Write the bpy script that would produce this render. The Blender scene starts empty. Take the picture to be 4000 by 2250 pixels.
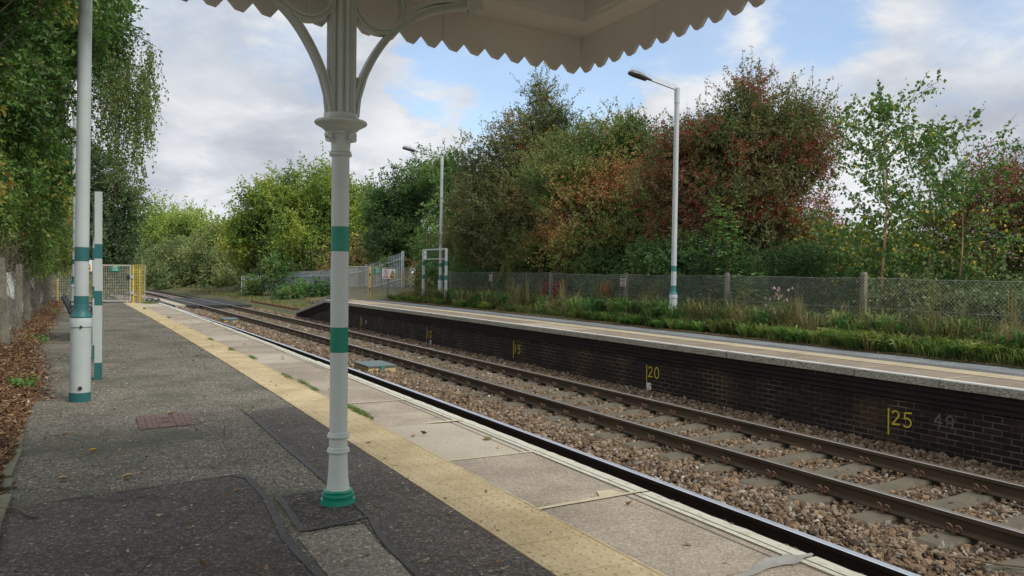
import bpy, math, random
import numpy as np
from mathutils import Vector, Matrix
sc = bpy.context.scene
col = sc.collection
R = math.radians
rng = np.random.default_rng(7)
random.seed(7)

# ------------------------------------------------------------------ camera
cam_d = bpy.data.cameras.new('camera'); cam = bpy.data.objects.new('camera', cam_d); col.objects.link(cam)
YAW, PITCH, ROLL, EYE, FPX = .491, -.0207, .0126, 1.264, 3125.0
cam_d.sensor_width = 36; cam_d.lens = 36*FPX/4000; cam_d.clip_start = .05; cam_d.clip_end = 3000
fwd = Vector((math.sin(YAW)*math.cos(PITCH), math.cos(YAW)*math.cos(PITCH), math.sin(PITCH)))
rt = Vector((math.cos(YAW), -math.sin(YAW), 0)); up = rt.cross(fwd)
r2 = rt*math.cos(ROLL)+up*math.sin(ROLL); u2 = up*math.cos(ROLL)-rt*math.sin(ROLL)
cam.matrix_world = Matrix(((r2.x, u2.x, -fwd.x, 0), (r2.y, u2.y, -fwd.y, 0), (r2.z, u2.z, -fwd.z, EYE), (0, 0, 0, 1)))
sc.camera = cam

# ------------------------------------------------------------------ render look
sc.view_settings.view_transform = 'Standard'; sc.view_settings.look = 'None'
sc.view_settings.exposure = 0.45; sc.view_settings.gamma = 1.0
sc.cycles.max_bounces = 6; sc.cycles.diffuse_bounces = 4; sc.cycles.transmission_bounces = 3
sc.cycles.caustics_reflective = False; sc.cycles.caustics_refractive = False

# ------------------------------------------------------------------ world: broken cloud over blue sky
SUN_EL, SUN_AZ = R(46), R(152)     # azimuth from +Y towards +X
world = bpy.data.worlds.new('World'); sc.world = world; world.use_nodes = True
nt = world.node_tree; nt.nodes.clear()
def WN(t, **k):
    n = nt.nodes.new(t)
    for a, b in k.items(): setattr(n, a, b)
    return n
def wl(a, b): nt.links.new(a, b)
def wmath(op, a, b=None, clamp=False):
    n = WN('ShaderNodeMath', operation=op, use_clamp=clamp)
    for i, v in enumerate((a, b)):
        if v is None: continue
        if isinstance(v, (int, float)): n.inputs[i].default_value = v
        else: wl(v, n.inputs[i])
    return n.outputs[0]
sky = WN('ShaderNodeTexSky', sky_type='NISHITA', sun_disc=False, sun_elevation=SUN_EL, sun_rotation=SUN_AZ, air_density=1.0, dust_density=.6, ozone_density=1.2)
skyb = WN('ShaderNodeBackground'); skyb.inputs[1].default_value = .15; wl(sky.outputs[0], skyb.inputs[0])
tc = WN('ShaderNodeTexCoord')
sep = WN('ShaderNodeSeparateXYZ'); wl(tc.outputs['Generated'], sep.inputs[0])
zz = wmath('ADD', wmath('MAXIMUM', sep.outputs[2], 0.0), .30)
cx_ = wmath('DIVIDE', sep.outputs[0], zz); cy_ = wmath('DIVIDE', sep.outputs[1], zz)
comb = WN('ShaderNodeCombineXYZ'); wl(cx_, comb.inputs[0]); wl(cy_, comb.inputs[1])
wl(wmath('MULTIPLY', sep.outputs[2], .9), comb.inputs[2])
def wnoise(scale, det, rough, off, dist=0.0, vec=None):
    m = WN('ShaderNodeMapping'); m.inputs['Location'].default_value = off; wl(vec or comb.outputs[0], m.inputs[0])
    n = WN('ShaderNodeTexNoise'); n.inputs['Scale'].default_value = scale; n.inputs['Detail'].default_value = det
    n.inputs['Roughness'].default_value = rough; n.inputs['Distortion'].default_value = dist
    wl(m.outputs[0], n.inputs['Vector']); return n.outputs[0]
n_big = wnoise(1.6, 6, .55, (3.1, 1.7, 0), .3)
n_mid = wnoise(3.4, 7, .56, (8.1, 4.7, 2), .25)
n_fine = wnoise(8.5, 6, .6, (1.1, 2.7, 5), .2)
def dirmask(d, r0, r1, warp=.10):
    """soft patch of sky round direction d, its outline broken up by noise"""
    v = Vector(d).normalized()
    dp = WN('ShaderNodeVectorMath', operation='DISTANCE'); wl(tc.outputs['Generated'], dp.inputs[0]); dp.inputs[1].default_value = v
    nz_ = wmath('ADD', wmath('MULTIPLY', wmath('SUBTRACT', n_mid, .5), warp*2.4), wmath('MULTIPLY', wmath('SUBTRACT', n_fine, .5), warp*1.3))
    e = wmath('ADD', dp.outputs['Value'], nz_)
    mr = WN('ShaderNodeMapRange', interpolation_type='SMOOTHSTEP'); wl(e, mr.inputs[0])
    mr.inputs[1].default_value = r1; mr.inputs[2].default_value = r0; mr.inputs[3].default_value = 0; mr.inputs[4].default_value = 1
    return mr.outputs[0]
def pdir(px, py):      # a direction given as offsets right / up of the view axis, in units of focal length
    return tuple(fwd + r2*px + u2*py)
def wmax(*a):
    o = a[0]
    for b in a[1:]: o = wmath('MAXIMUM', o, b)
    return o
def wm_(d, r0, r1, k=1.0, warp=.10): return wmath('MULTIPLY', dirmask(pdir(*d), r0, r1, warp), k)
blue = wmax(wm_((.0, .29), .05, .10), wm_((.09, .265), .04, .085), wm_((-.08, .285), .03, .08), wm_((-.02, .245), .02, .07), wm_((.24, .33), .03, .10, .9), wm_((.13, .31), .03, .09), wm_((.37, .36), .03, .11),
            wm_((.38, .30), .0, .07, .6), wm_((.62, .38), .0, .12, .7), wm_((-.26, .30), .0, .07, .35), wm_((-.55, .62), .02, .3, .5))
dark = wmax(wm_((.60, .225), .02, .15, 1.0, .06), wm_((.50, .25), .0, .10, .6, .06), wm_((-.34, .145), .02, .12, 1.0, .06), wm_((-.24, .155), .0, .08, .7, .06), wm_((-.44, .12), .0, .12, .8, .06), wm_((-.42, .27), .04, .22, .75, .08), wm_((-.24, .27), .03, .16, .7, .06), wm_((.30, .21), .0, .10, .35, .06))
brt = wmax(wm_((-.12, .215), .02, .10, 1.0, .08), wm_((-.05, .185), .02, .08, .9, .08), wm_((.07, .225), .01, .07, .8, .08), wm_((.61, .30), .0, .10, .7, .06), wm_((.46, .165), .0, .12, .8, .08), wm_((-.38, .19), .0, .10, .7, .08), wm_((-.40, .095), .0, .10, .6, .06), wm_((.31, .27), .0, .09, .6, .08), wm_((-.18, .15), .0, .1, .6, .08))
# cloud brightness
cr = WN('ShaderNodeValToRGB'); e = cr.color_ramp
e.elements[0].position = .30; e.elements[0].color = (.34, .365, .43, 1)
e.elements[1].position = .72; e.elements[1].color = (.80, .80, .80, 1)
m_ = e.elements.new(.47); m_.color = (.53, .555, .60, 1); m_ = e.elements.new(.58); m_.color = (.66, .68, .71, 1)
val = wmath('ADD', wmath('MULTIPLY', n_big, .42), wmath('ADD', wmath('MULTIPLY', n_mid, .42), wmath('MULTIPLY', n_fine, .16)))
val = wmath('ADD', wmath('MULTIPLY', wmath('SUBTRACT', val, .5), 1.35), .53)
val = wmath('ADD', val, wmath('MULTIPLY', brt, .13)); val = wmath('SUBTRACT', val, wmath('MULTIPLY', dark, .17))
wl(val, cr.inputs[0])
cb = WN('ShaderNodeBackground'); cb.inputs[1].default_value = .90; wl(cr.outputs[0], cb.inputs[0])
mx = WN('ShaderNodeMixShader'); 
cov = wmath('SUBTRACT', 1.0, wmath('MULTIPLY', blue, .82), True)
wl(cov, mx.inputs[0]); wl(skyb.outputs[0], mx.inputs[1]); wl(cb.outputs[0], mx.inputs[2])
wo = WN('ShaderNodeOutputWorld'); wl(mx.outputs[0], wo.inputs[0])

sun_d = bpy.data.lights.new('sun', 'SUN'); sun_d.energy = 2.1; sun_d.angle = R(22); sun_d.color = (1, .96, .9)
sun = bpy.data.objects.new('sun', sun_d); col.objects.link(sun)
sd = Vector((math.sin(SUN_AZ)*math.cos(SUN_EL), math.cos(SUN_AZ)*math.cos(SUN_EL), math.sin(SUN_EL)))
sun.rotation_euler = sd.to_track_quat('Z', 'Y').to_euler(); sun.location = (0, 0, 30)

# ------------------------------------------------------------------ helpers
def smooth(t): t = np.clip(t, 0, 1); return t*t*(3-2*t)
class VN:
    """value noise on arrays of points"""
    def __init__(s, seed): s.g = np.random.default_rng(seed).random((24, 24, 24))
    def __call__(s, P, scale=1.0):
        P = np.asarray(P, float)*scale; i = np.floor(P).astype(int); f = P-i; f = f*f*(3-2*f); out = 0
        for dx in (0, 1):
            for dy in (0, 1):
                for dz in (0, 1):
                    w = (f[:, 0] if dx else 1-f[:, 0])*(f[:, 1] if dy else 1-f[:, 1])*(f[:, 2] if dz else 1-f[:, 2])
                    out = out+w*s.g[(i[:, 0]+dx) % 24, (i[:, 1]+dy) % 24, (i[:, 2]+dz) % 24]
        return out
_os = np.array([-20, 0, 10, 20, 30, 40, 50, 60, 72, 85, 100, 119, 150, 200, 260], float)
_ox = np.array([-.2, 0, -.07, -.256, -.53, -.86, -1.22, -1.66, -2.4, -3.3, -4.4, -6.2, -10, -19, -33], float)
def off(s):
    """sideways drift of the curving line at chainage s"""
    s = np.asarray(s, float); m = np.gradient(_ox, _os)
    i = np.clip(np.searchsorted(_os, s)-1, 0, len(_os)-2); h = _os[i+1]-_os[i]; t = (s-_os[i])/h
    return ((2*t**3-3*t**2+1)*_ox[i]+(t**3-2*t**2+t)*h*m[i]+(-2*t**3+3*t**2)*_ox[i+1]+(t**3-t**2)*h*m[i+1])
def ofs(s): return float(off(s))

class MB:
    """collects shapes for ONE mesh object"""
    def __init__(s): s.v = []; s.f = []; s.m = []; s.n = 0
    def add(s, V, F, mi=0):
        V = np.asarray(V, float).reshape(-1, 3); s.v.append(V)
        for f in F: s.f.append([i+s.n for i in f]); s.m.append(mi)
        s.n += len(V); return s
    def box(s, x0, x1, y0, y1, z0, z1, mi=0, rot=None, pivot=None):
        V = np.array([(x, y, z) for x in (x0, x1) for y in (y0, y1) for z in (z0, z1)], float)
        if rot is not None:
            p = np.array(pivot if pivot is not None else V.mean(0)); V = (V-p)@np.array(rot.to_3x3()).T+p
        return s.add(V, [(0, 1, 3, 2), (4, 6, 7, 5), (0, 4, 5, 1), (2, 3, 7, 6), (0, 2, 6, 4), (1, 5, 7, 3)], mi)
    def tube(s, pts, rad, n=8, mi=0, cap=True, squash=None):
        pts = np.asarray(pts, float); k = len(pts); rad = np.broadcast_to(np.asarray(rad, float), (k,)); V = []; pu = None
        for i in range(k):
            t = pts[min(i+1, k-1)]-pts[max(i-1, 0)]; t = t/(np.linalg.norm(t)+1e-12)
            if pu is None: a = np.array([0, 0, 1.]) if abs(t[2]) < .9 else np.array([0, 1., 0])
            else: a = pu
            b = a-t*(a@t); b /= np.linalg.norm(b)+1e-12; pu = b; c = np.cross(t, b)
            for j in range(n):
                an = 2*math.pi*j/n; V.append(pts[i]+rad[i]*(b*math.cos(an)+c*math.sin(an)))
        F = [(i*n+j, i*n+(j+1) % n, (i+1)*n+(j+1) % n, (i+1)*n+j) for i in range(k-1) for j in range(n)]
        if cap: F += [tuple(range(n))[::-1], tuple((k-1)*n+j for j in range(n))]
        return s.add(V, F, mi)
    def lathe(s, prof, c=(0, 0, 0), n=32, mi=0, cap=True):
        """prof: (z, r) pairs"""
        V = [(c[0]+r*math.cos(2*math.pi*j/n), c[1]+r*math.sin(2*math.pi*j/n), c[2]+z) for z, r in prof for j in range(n)]
        k = len(prof); F = [(i*n+j, i*n+(j+1) % n, (i+1)*n+(j+1) % n, (i+1)*n+j) for i in range(k-1) for j in range(n)]
        if cap: F += [tuple(range(n))[::-1], tuple((k-1)*n+j for j in range(n))]
        return s.add(V, F, mi)
    def prism(s, poly, axis, a, b, mi=0):
        """poly in the plane of the two other axes, extruded from a to b along axis"""
        n = len(poly); V = []
        for q in (a, b):
            for p in poly:
                V.append({'x': (q, p[0], p[1]), 'y': (p[0], q, p[1]), 'z': (p[0], p[1], q)}[axis])
        F = [(i, (i+1) % n, n+(i+1) % n, n+i) for i in range(n)]+[tuple(range(n))[::-1], tuple(range(n, 2*n))]
        return s.add(V, F, mi)
    def sweep(s, prof, ss, w0, z0, mi=0, cap=True):
        """(dw, dz) profile carried along the curving line"""
        n = len(prof); V = []
        for q in ss:
            o = ofs(q)
            for (dw, dz) in prof: V.append((o+w0+dw, q, z0+dz))
        k = len(ss); F = [(i*n+j, i*n+(j+1) % n, (i+1)*n+(j+1) % n, (i+1)*n+j) for i in range(k-1) for j in range(n)]
        if cap: F += [tuple(range(n))[::-1], tuple((k-1)*n+j for j in range(n))]
        return s.add(V, F, mi)
    def sheet(s, ss, w0, w1, z, mi=0, nw=1, zf=None):
        V = []; ws = np.linspace(w0, w1, nw+1)
        for q in ss:
            o = ofs(q)
            for w in ws: V.append((o+w, q, zf(q, w) if zf else z))
        n = nw+1; F = [(i*n+j, i*n+j+1, (i+1)*n+j+1, (i+1)*n+j) for i in range(len(ss)-1) for j in range(nw)]
        return s.add(V, F, mi)
    def build(s, name, mats, parent=None, smooth_=False, **tags):
        me = bpy.data.meshes.new(name); V = np.concatenate(s.v) if s.v else np.zeros((0, 3))
        me.from_pydata(V.tolist(), [], s.f)
        mats = mats if isinstance(mats, (list, tuple)) else [mats]
        for m in mats: me.materials.append(m)
        if len(mats) > 1: me.polygons.foreach_set('material_index', s.m)
        if smooth_: me.polygons.foreach_set('use_smooth', [True]*len(s.f))
        me.update()
        if smooth_: 
            try: me.set_sharp_from_angle(angle=R(38))
            except Exception: pass
        return link(bpy.data.objects.new(name, me), parent, **tags)
def link(o, parent=None, **tags):
    col.objects.link(o)
    if parent is not None:
        o.parent = parent; o.matrix_parent_inverse = parent.matrix_world.inverted() if parent.type != 'EMPTY' else Matrix.Translation(-Vector(parent.location))
    for k, v in tags.items(): o[k] = v
    return o
def thing(name, loc, label, category, group=None):
    o = bpy.data.objects.new(name, None); o.empty_display_size = .2; o.location = loc
    t = dict(label=label, category=category)
    if group: t['group'] = group
    return link(o, **t)
def struct(name, mb, m, **k): return mb.build(name, m, kind='structure', **k)
def tri_mesh(name, V, T, mats, attr=None, mi=None, parent=None, **tags):
    """fast triangle mesh from arrays; attr = one value per triangle"""
    me = bpy.data.meshes.new(name); V = np.ascontiguousarray(V, np.float32); T = np.ascontiguousarray(T, np.int32)
    me.vertices.add(len(V)); me.vertices.foreach_set('co', V.ravel())
    me.loops.add(T.size); me.loops.foreach_set('vertex_index', T.ravel())
    me.polygons.add(len(T)); me.polygons.foreach_set('loop_start', np.arange(0, T.size, 3, dtype=np.int32))
    if attr is not None:
        a = me.attributes.new('v', 'FLOAT', 'FACE'); a.data.foreach_set('value', np.ascontiguousarray(attr, np.float32))
    me.polygons.foreach_set('use_smooth', np.zeros(len(T), bool))
    for m in (mats if isinstance(mats, (list, tuple)) else [mats]): me.materials.append(m)
    if mi is not None: me.polygons.foreach_set('material_index', np.ascontiguousarray(mi, np.int32))
    me.update(calc_edges=True)
    return link(bpy.data.objects.new(name, me), parent, **tags)
def text(body, size, m, parent, loc, rot, name='lettering', align='CENTER', ext=.0008, bold=0.0):
    c = bpy.data.curves.new(name, 'FONT'); c.body = body; c.size = size; c.align_x = align; c.align_y = 'CENTER'; c.extrude = ext; c.offset = bold
    c.materials.append(m); o = bpy.data.objects.new(name, c); o.location = loc; o.rotation_euler = rot
    link(o); bpy.context.view_layer.update()
    me = bpy.data.meshes.new_from_object(o.evaluated_get(bpy.context.evaluated_depsgraph_get())); L0, R0 = o.location.copy(), o.rotation_euler.copy(); bpy.data.objects.remove(o)
    o = link(bpy.data.objects.new(name, me)); o.location = L0; o.rotation_euler = R0
    if parent is not None:
        o.parent = parent; o.matrix_parent_inverse = Matrix.Translation(-Vector(parent.location))
    return o

# ------------------------------------------------------------------ materials
def newmat(name):
    m = bpy.data.materials.new(name); m.use_nodes = True; n = m.node_tree; b = n.nodes['Principled BSDF']; return m, n, b
def nnode(n, t, ins=None, **k):
    x = n.nodes.new(t)
    for a, b in k.items(): setattr(x, a, b)
    for a, b in (ins or {}).items():
        if hasattr(b, 'is_output'): n.links.new(b, x.inputs[a])
        else: x.inputs[a].default_value = b
    return x
def ramp(n, fac, stops):
    r = n.nodes.new('ShaderNodeValToRGB'); e = r.color_ramp
    while len(e.elements) > 1: e.elements.remove(e.elements[-1])
    for i, (p, c) in enumerate(stops):
        el = e.elements[0] if i == 0 else e.elements.new(p)
        el.position = p; el.color = (*c, 1) if len(c) == 3 else c
    n.links.new(fac, r.inputs[0]); return r.outputs[0]
def mixc(n, f, a, b, mode='MIX'):
    x = n.nodes.new('ShaderNodeMix'); x.data_type = 'RGBA'; x.blend_type = mode
    for i, v in ((0, f), (6, a), (7, b)):
        if hasattr(v, 'is_output'): n.links.new(v, x.inputs[i])
        else: x.inputs[i].default_value = v if isinstance(v, float) else (*v, 1)
    return x.outputs[2]
def tex(n, scale, det=4, rough=.55, obj=True, stretch=None, off_=(0, 0, 0)):
    t = nnode(n, 'ShaderNodeTexCoord'); v = t.outputs['Object']
    if stretch or any(off_):
        mp = nnode(n, 'ShaderNodeMapping', {'Vector': v, 'Scale': stretch or (1, 1, 1), 'Location': off_}); v = mp.outputs[0]
    return nnode(n, 'ShaderNodeTexNoise', {'Vector': v, 'Scale': scale, 'Detail': det, 'Roughness': rough}).outputs[0]
def vor(n, scale, feat='F1', out=0, rnd=1.0, stretch=None):
    t = nnode(n, 'ShaderNodeTexCoord').outputs['Object']
    if stretch: t = nnode(n, 'ShaderNodeMapping', {'Vector': t, 'Scale': stretch}).outputs[0]
    x = nnode(n, 'ShaderNodeTexVoronoi', {'Vector': t, 'Scale': scale, 'Randomness': rnd}, feature=feat); return x.outputs[out]
def bump(n, b, h, strength=.3, dist=.01):
    x = nnode(n, 'ShaderNodeBump', {'Height': h, 'Strength': strength, 'Distance': dist}); n.links.new(x.outputs[0], b.inputs['Normal']); return x
def simple(name, c, rough=.6, var=.15, scale=6, metal=0, bs=.15, dirt=None, bscale=60, spec=.4):
    m, n, b = newmat(name)
    f = tex(n, scale, 5, .6); cc = ramp(n, f, [(.3, tuple(x*(1-var) for x in c)), (.7, tuple(min(1, x*(1+var)) for x in c))])
    if dirt:
        d = nnode(n, 'ShaderNodeMapRange', {0: tex(n, dirt[1], 6, .7, stretch=(1, 1, .5)), 1: dirt[2], 2: dirt[2]+.12}).outputs[0]
        cc = mixc(n, d, cc, dirt[0])
    n.links.new(cc, b.inputs['Base Color']); b.inputs['Roughness'].default_value = rough; b.inputs['Metallic'].default_value = metal
    b.inputs['Specular IOR Level'].default_value = spec
    if bs: bump(n, b, tex(n, bscale, 4, .6), bs, .004)
    return m
def leafmat(name, stops, trans=.3, rough=.6, spec=.25, gain=2.5):
    stops = [(p, tuple(min(.9, x*gain) for x in c)) for p, c in stops]
    m, n, b = newmat(name); a = nnode(n, 'ShaderNodeAttribute', attribute_name='v')
    c = ramp(n, a.outputs['Fac'], stops); n.links.new(c, b.inputs['Base Color']); b.inputs['Roughness'].default_value = rough; b.inputs['Specular IOR Level'].default_value = spec
    if trans:
        t = nnode(n, 'ShaderNodeBsdfTranslucent'); tcx = mixc(n, 1.0, c, (1.0, 1.15, .6), 'MULTIPLY'); n.links.new(tcx, t.inputs[0])
        mx = nnode(n, 'ShaderNodeMixShader', {0: trans}); n.links.new(b.outputs[0], mx.inputs[1]); n.links.new(t.outputs[0], mx.inputs[2])
        n.links.new(mx.outputs[0], n.nodes['Material Output'].inputs[0])
    return m

def asphalt(name, c, sp=.6, fleck=(.42, .40, .36), damp=None):
    m, n, b = newmat(name)
    base = ramp(n, tex(n, 1.1, 5, .6), [(.3, tuple(x*.82 for x in c)), (.7, tuple(x*1.16 for x in c))])
    g = vor(n, 150, 'F1', 0); cell = vor(n, 150, 'F1', 1)
    sepc = nnode(n, 'ShaderNodeSeparateColor', {0: cell})
    st = ramp(n, sepc.outputs[0], [(0, (.40, .40, .40)), (.5, (.9, .9, .9)), (.82, (1.3, 1.3, 1.27)), (.90, (2.4, 2.35, 2.2)), (1, (3.8, 3.7, 3.4))])
    cellb = nnode(n, 'ShaderNodeSeparateColor', {0: vor(n, 62, 'F1', 1)}); cb2 = ramp(n, cellb.outputs[0], [(0, (.68, .67, .66)), (.8, (1.1, 1.1, 1.1)), (.96, (1.5, 1.48, 1.4)), (1, (2.2, 2.15, 2.0))])
    cc = mixc(n, sp, base, mixc(n, 1.0, base, st, 'MULTIPLY'))
    fine = ramp(n, tex(n, 60, 4, .7), [(.35, (.75, .75, .75)), (.65, (1.22, 1.22, 1.22))]); cc = mixc(n, 1.0, cc, fine, 'MULTIPLY'); cc = mixc(n, .8, cc, mixc(n, 1.0, cc, cb2, 'MULTIPLY'))
    stn = ramp(n, tex(n, 2.6, 6, .7, off_=(2, 9, 0)), [(.30, (.72, .70, .68)), (.48, (1, 1, 1)), (.70, (1.12, 1.12, 1.10))]); cc = mixc(n, .9, cc, mixc(n, 1.0, cc, stn, 'MULTIPLY'))
    wv = nnode(n, 'ShaderNodeVectorMath', {0: nnode(n, 'ShaderNodeTexCoord').outputs['Object'], 1: nnode(n, 'ShaderNodeTexNoise', {'Scale': 3.0, 'Detail': 5}).outputs['Color']}, operation='ADD')
    ck = nnode(n, 'ShaderNodeTexVoronoi', {'Vector': wv.outputs[0], 'Scale': .8}, feature='DISTANCE_TO_EDGE').outputs['Distance']
    ckm = nnode(n, 'ShaderNodeMapRange', {0: ck, 1: .006, 2: .002}).outputs[0]; cc = mixc(n, nnode(n, 'ShaderNodeMath', {0: ckm, 1: .55}, operation='MULTIPLY').outputs[0], cc, (.02, .02, .018))
    if damp: cc = mixc(n, nnode(n, 'ShaderNodeMapRange', {0: tex(n, .9, 5, .65, off_=(4, 2, 0)), 1: .48, 2: .66}).outputs[0], cc, damp)
    n.links.new(cc, b.inputs['Base Color']); b.inputs['Roughness'].default_value = .92; b.inputs['Specular IOR Level'].default_value = .3
    bump(n, b, mixc(n, .5, g, tex(n, 90, 3, .6)), .75, .006); return m
def concrete(name, c1, c2, sc_=1.4, grain=.35, agg=True, bs=.35):
    m, n, b = newmat(name)
    cc = ramp(n, tex(n, sc_, 6, .65), [(.3, c1), (.68, c2)])
    if agg:
        cell = nnode(n, 'ShaderNodeSeparateColor', {0: vor(n, 130, 'F1', 1)})
        st = ramp(n, cell.outputs[1], [(0, (.55, .53, .5)), (.3, (.85, .84, .82)), (.75, (1.08, 1.07, 1.05)), (1, (1.45, 1.42, 1.36))])
        cc = mixc(n, grain, cc, mixc(n, 1.0, cc, st, 'MULTIPLY'))
    fine = ramp(n, tex(n, 45, 5, .7), [(.35, (.8, .8, .8)), (.65, (1.15, 1.15, 1.15))]); cc = mixc(n, .8, cc, fine, 'MULTIPLY')
    if 1:
        r = mixc(n, 1.0, cc, fine, 'MULTIPLY')
    n.links.new(cc, b.inputs['Base Color']); b.inputs['Roughness'].default_value = .9; b.inputs['Specular IOR Level'].default_value = .3
    bump(n, b, tex(n, 110, 4, .65), bs, .006); return m

M = {}
M['asphalt'] = asphalt('asphalt_old', (.150, .140, .118), .9, damp=(.090, .092, .064))
M['asphalt_dark'] = asphalt('asphalt_patch', (.098, .088, .080), .5)
M['asphalt_square'] = asphalt('asphalt_square', (.078, .072, .066), .9)
M['asphalt_pale'] = asphalt('asphalt_pale', (.24, .23, .19), .35)
M['asphalt_far'] = asphalt('asphalt_blue', (.19, .205, .215), .4)
M['asphalt_far_dark'] = asphalt('asphalt_band', (.12, .122, .125), .3)
M['seal'] = simple('bitumen_seal', (.070, .067, .065), .7, .25, 9, bs=.3)
M['tactile'] = concrete('buff_paving', (.38, .30, .165), (.585, .485, .295), 1.6, .12, True, .15)
M['slab_rough'] = concrete('exposed_slab', (.255, .215, .165), (.42, .365, .295), 1.5, .75)
M['slab_smooth'] = concrete('smooth_slab', (.38, .335, .26), (.47, .42, .33), 2.0, .25)
M['slab_mid'] = concrete('worn_slab', (.29, .245, .19), (.45, .39, .31), 2.4, .6)
M['slab_far'] = concrete('far_slab', (.20, .165, .125), (.30, .25, .195), 1.6, .7)
M['tactile_far'] = concrete('buff_paving_far', (.36, .30, .19), (.50, .43, .30), 1.6, .12, True, .15)
M['joint'] = simple('slab_joint', (.05, .045, .038), .9, .3, 20)
M['mortar'] = simple('buff_mortar', (.50, .44, .30), .85, .15, 12)
M['grey_mortar'] = simple('grey_mortar', (.29, .285, .26), .8, .2, 12)
def edge_paint(name, c, under, thr, sc2=26):
    m, n, b = newmat(name)
    p = ramp(n, tex(n, 3, 4, .6), [(.3, tuple(x*.85 for x in c)), (.7, c)])
    k = nnode(n, 'ShaderNodeMapRange', {0: tex(n, sc2, 7, .8, stretch=(1, .45, 1)), 1: thr, 2: thr+.06}).outputs[0]
    cc = mixc(n, k, p, under); n.links.new(cc, b.inputs['Base Color']); b.inputs['Roughness'].default_value = .8
    bump(n, b, tex(n, 50, 5, .7), .5, .006); return m
M['edge_white'] = edge_paint('worn_white_paint', (.60, .58, .48), (.40, .36, .27), .53)
M['edge_face'] = edge_paint('lichened_concrete', (.46, .45, .37), (.13, .13, .09), .49, 60)
M['edge_top_far'] = edge_paint('far_white_line', (.62, .61, .56), (.45, .44, .38), .62)
M['column_paint'] = simple('pale_grey_gloss', (.62, .68, .63), .38, .05, 3, bs=.22, bscale=28, dirt=((.26, .22, .17), 24, .69), spec=.5)
M['canopy_paint'] = simple('canopy_cream', (.80, .775, .73), .62, .05, 2, bs=.12, bscale=40, dirt=((.25, .22, .18), 14, .72))
M['beam_paint'] = simple('beam_pale', (.84, .83, .80), .5, .04, 2, bs=.12, bscale=40, dirt=((.3, .28, .24), 12, .72))
M['green_paint'] = simple('green_gloss', (.005, .25, .155), .35, .10, 3, bs=.15, bscale=30, spec=.5)
M['teal_paint'] = simple('dull_teal', (.05, .20, .20), .5, .12, 4, dirt=((.2, .2, .18), 12, .68))
M['teal_dark'] = simple('dark_teal', (.022, .115, .115), .5, .12, 4, dirt=((.2, .2, .18), 12, .70))
M['pole_paint'] = simple('pole_grey', (.40, .445, .425), .5, .07, 3, bs=.1, dirt=((.13, .10, .08), 16, .665))
M['pole_white'] = simple('pole_white', (.50, .545, .55), .5, .07, 3, bs=.1, dirt=((.16, .13, .10), 15, .64))
M['lamp_grey'] = simple('lamp_grey', (.16, .17, .18), .5, .1, 5)
M['lamp_glass'] = simple('lamp_lens', (.10, .09, .085), .25, .15, 8, bs=0)
M['steel'] = simple('galvanised', (.42, .45, .47), .5, .12, 8, metal=.3)
M['galv_fence'] = simple('galvanised_pale', (.52, .59, .64), .5, .12, 3, metal=.1)
M['wire'] = simple('wire_grey', (.40, .42, .39), .6, .1, 5, metal=.2)
M['mesh_grey'] = simple('mesh_plastic', (.37, .365, .30), .6, .08, 5)
M['yellow'] = simple('yellow_paint', (.62, .42, .06), .5, .12, 5)
M['yellow_pale'] = simple('yellow_faded', (.55, .45, .13), .6, .12, 5)
M['black'] = simple('black_metal', (.02, .022, .026), .5, .2, 5)
M['rubber'] = simple('crossing_rubber', (.035, .035, .038), .8, .25, 3, bs=.5, bscale=30)
M['sign_green'] = simple('sign_green', (.0, .30, .17), .45, .04, 3, bs=0)
M['sign_navy'] = simple('sign_navy', (.01, .10, .13), .45, .04, 3, bs=0)
M['sign_white'] = simple('sign_white', (.75, .77, .78), .45, .04, 3, bs=0)
M['sign_red'] = simple('sign_red', (.42, .02, .035), .45, .04, 3, bs=0)
M['sign_yellow'] = simple('sign_yellow', (.72, .42, .03), .45, .04, 3, bs=0)
M['sign_lime'] = simple('sign_lime', (.55, .62, .12), .45, .04, 3, bs=0)
M['spray_yellow'] = simple('spray_yellow', (.62, .50, .04), .7, .25, 30, bs=0)
M['spray_white'] = simple('spray_white', (.13, .13, .12), .8, .35, 30, bs=0)
M['timber'] = simple('timber_box', (.52, .42, .22), .8, .15, 4, dirt=((.30, .28, .16), 5, .58))
M['lid'] = simple('green_lid', (.12, .165, .16), .55, .12, 30, bs=.5, bscale=120)
M['manhole'] = simple('rusty_cover', (.175, .115, .10), .8, .2, 10, bs=.5, dirt=((.13, .11, .085), 5, .55))
M['concrete_post'] = simple('concrete_post', (.21, .20, .155), .9, .18, 5, bs=.5, dirt=((.13, .135, .09), 5, .52))
M['kerb'] = simple('edging', (.165, .17, .11), .9, .2, 6, bs=.4)
M['sleeper'] = simple('sleeper_concrete', (.122, .106, .075), .92, .22, 4, bs=.6, bscale=45, dirt=((.085, .070, .045), 6, .52))
M['clip'] = simple('rail_clip', (.155, .090, .060), .75, .25, 20, metal=.2)
M['rust'] = simple('rusty_iron', (.16, .055, .022), .85, .3, 8)
M['bark'] = simple('bark', (.085, .07, .052), .95, .3, 6, bs=.8, bscale=25)
M['bark_pale'] = simple('birch_bark', (.50, .33, .20), .8, .2, 6, bs=.3, dirt=((.15, .11, .08), 9, .6))
M['twig'] = simple('twig', (.15, .115, .08), .9, .25, 20, bs=0)
M['hose'] = simple('black_hose', (.012, .013, .017), .4, .2, 20, bs=0)
M['earth'] = simple('earth', (.09, .065, .04), .95, .3, 3, bs=.6, bscale=20)
M['white_weathered'] = simple('notice_frame', (.45, .45, .40), .7, .2, 25)
M['notice_brown'] = simple('notice_faded', (.30, .19, .11), .8, .35, 60)

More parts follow.
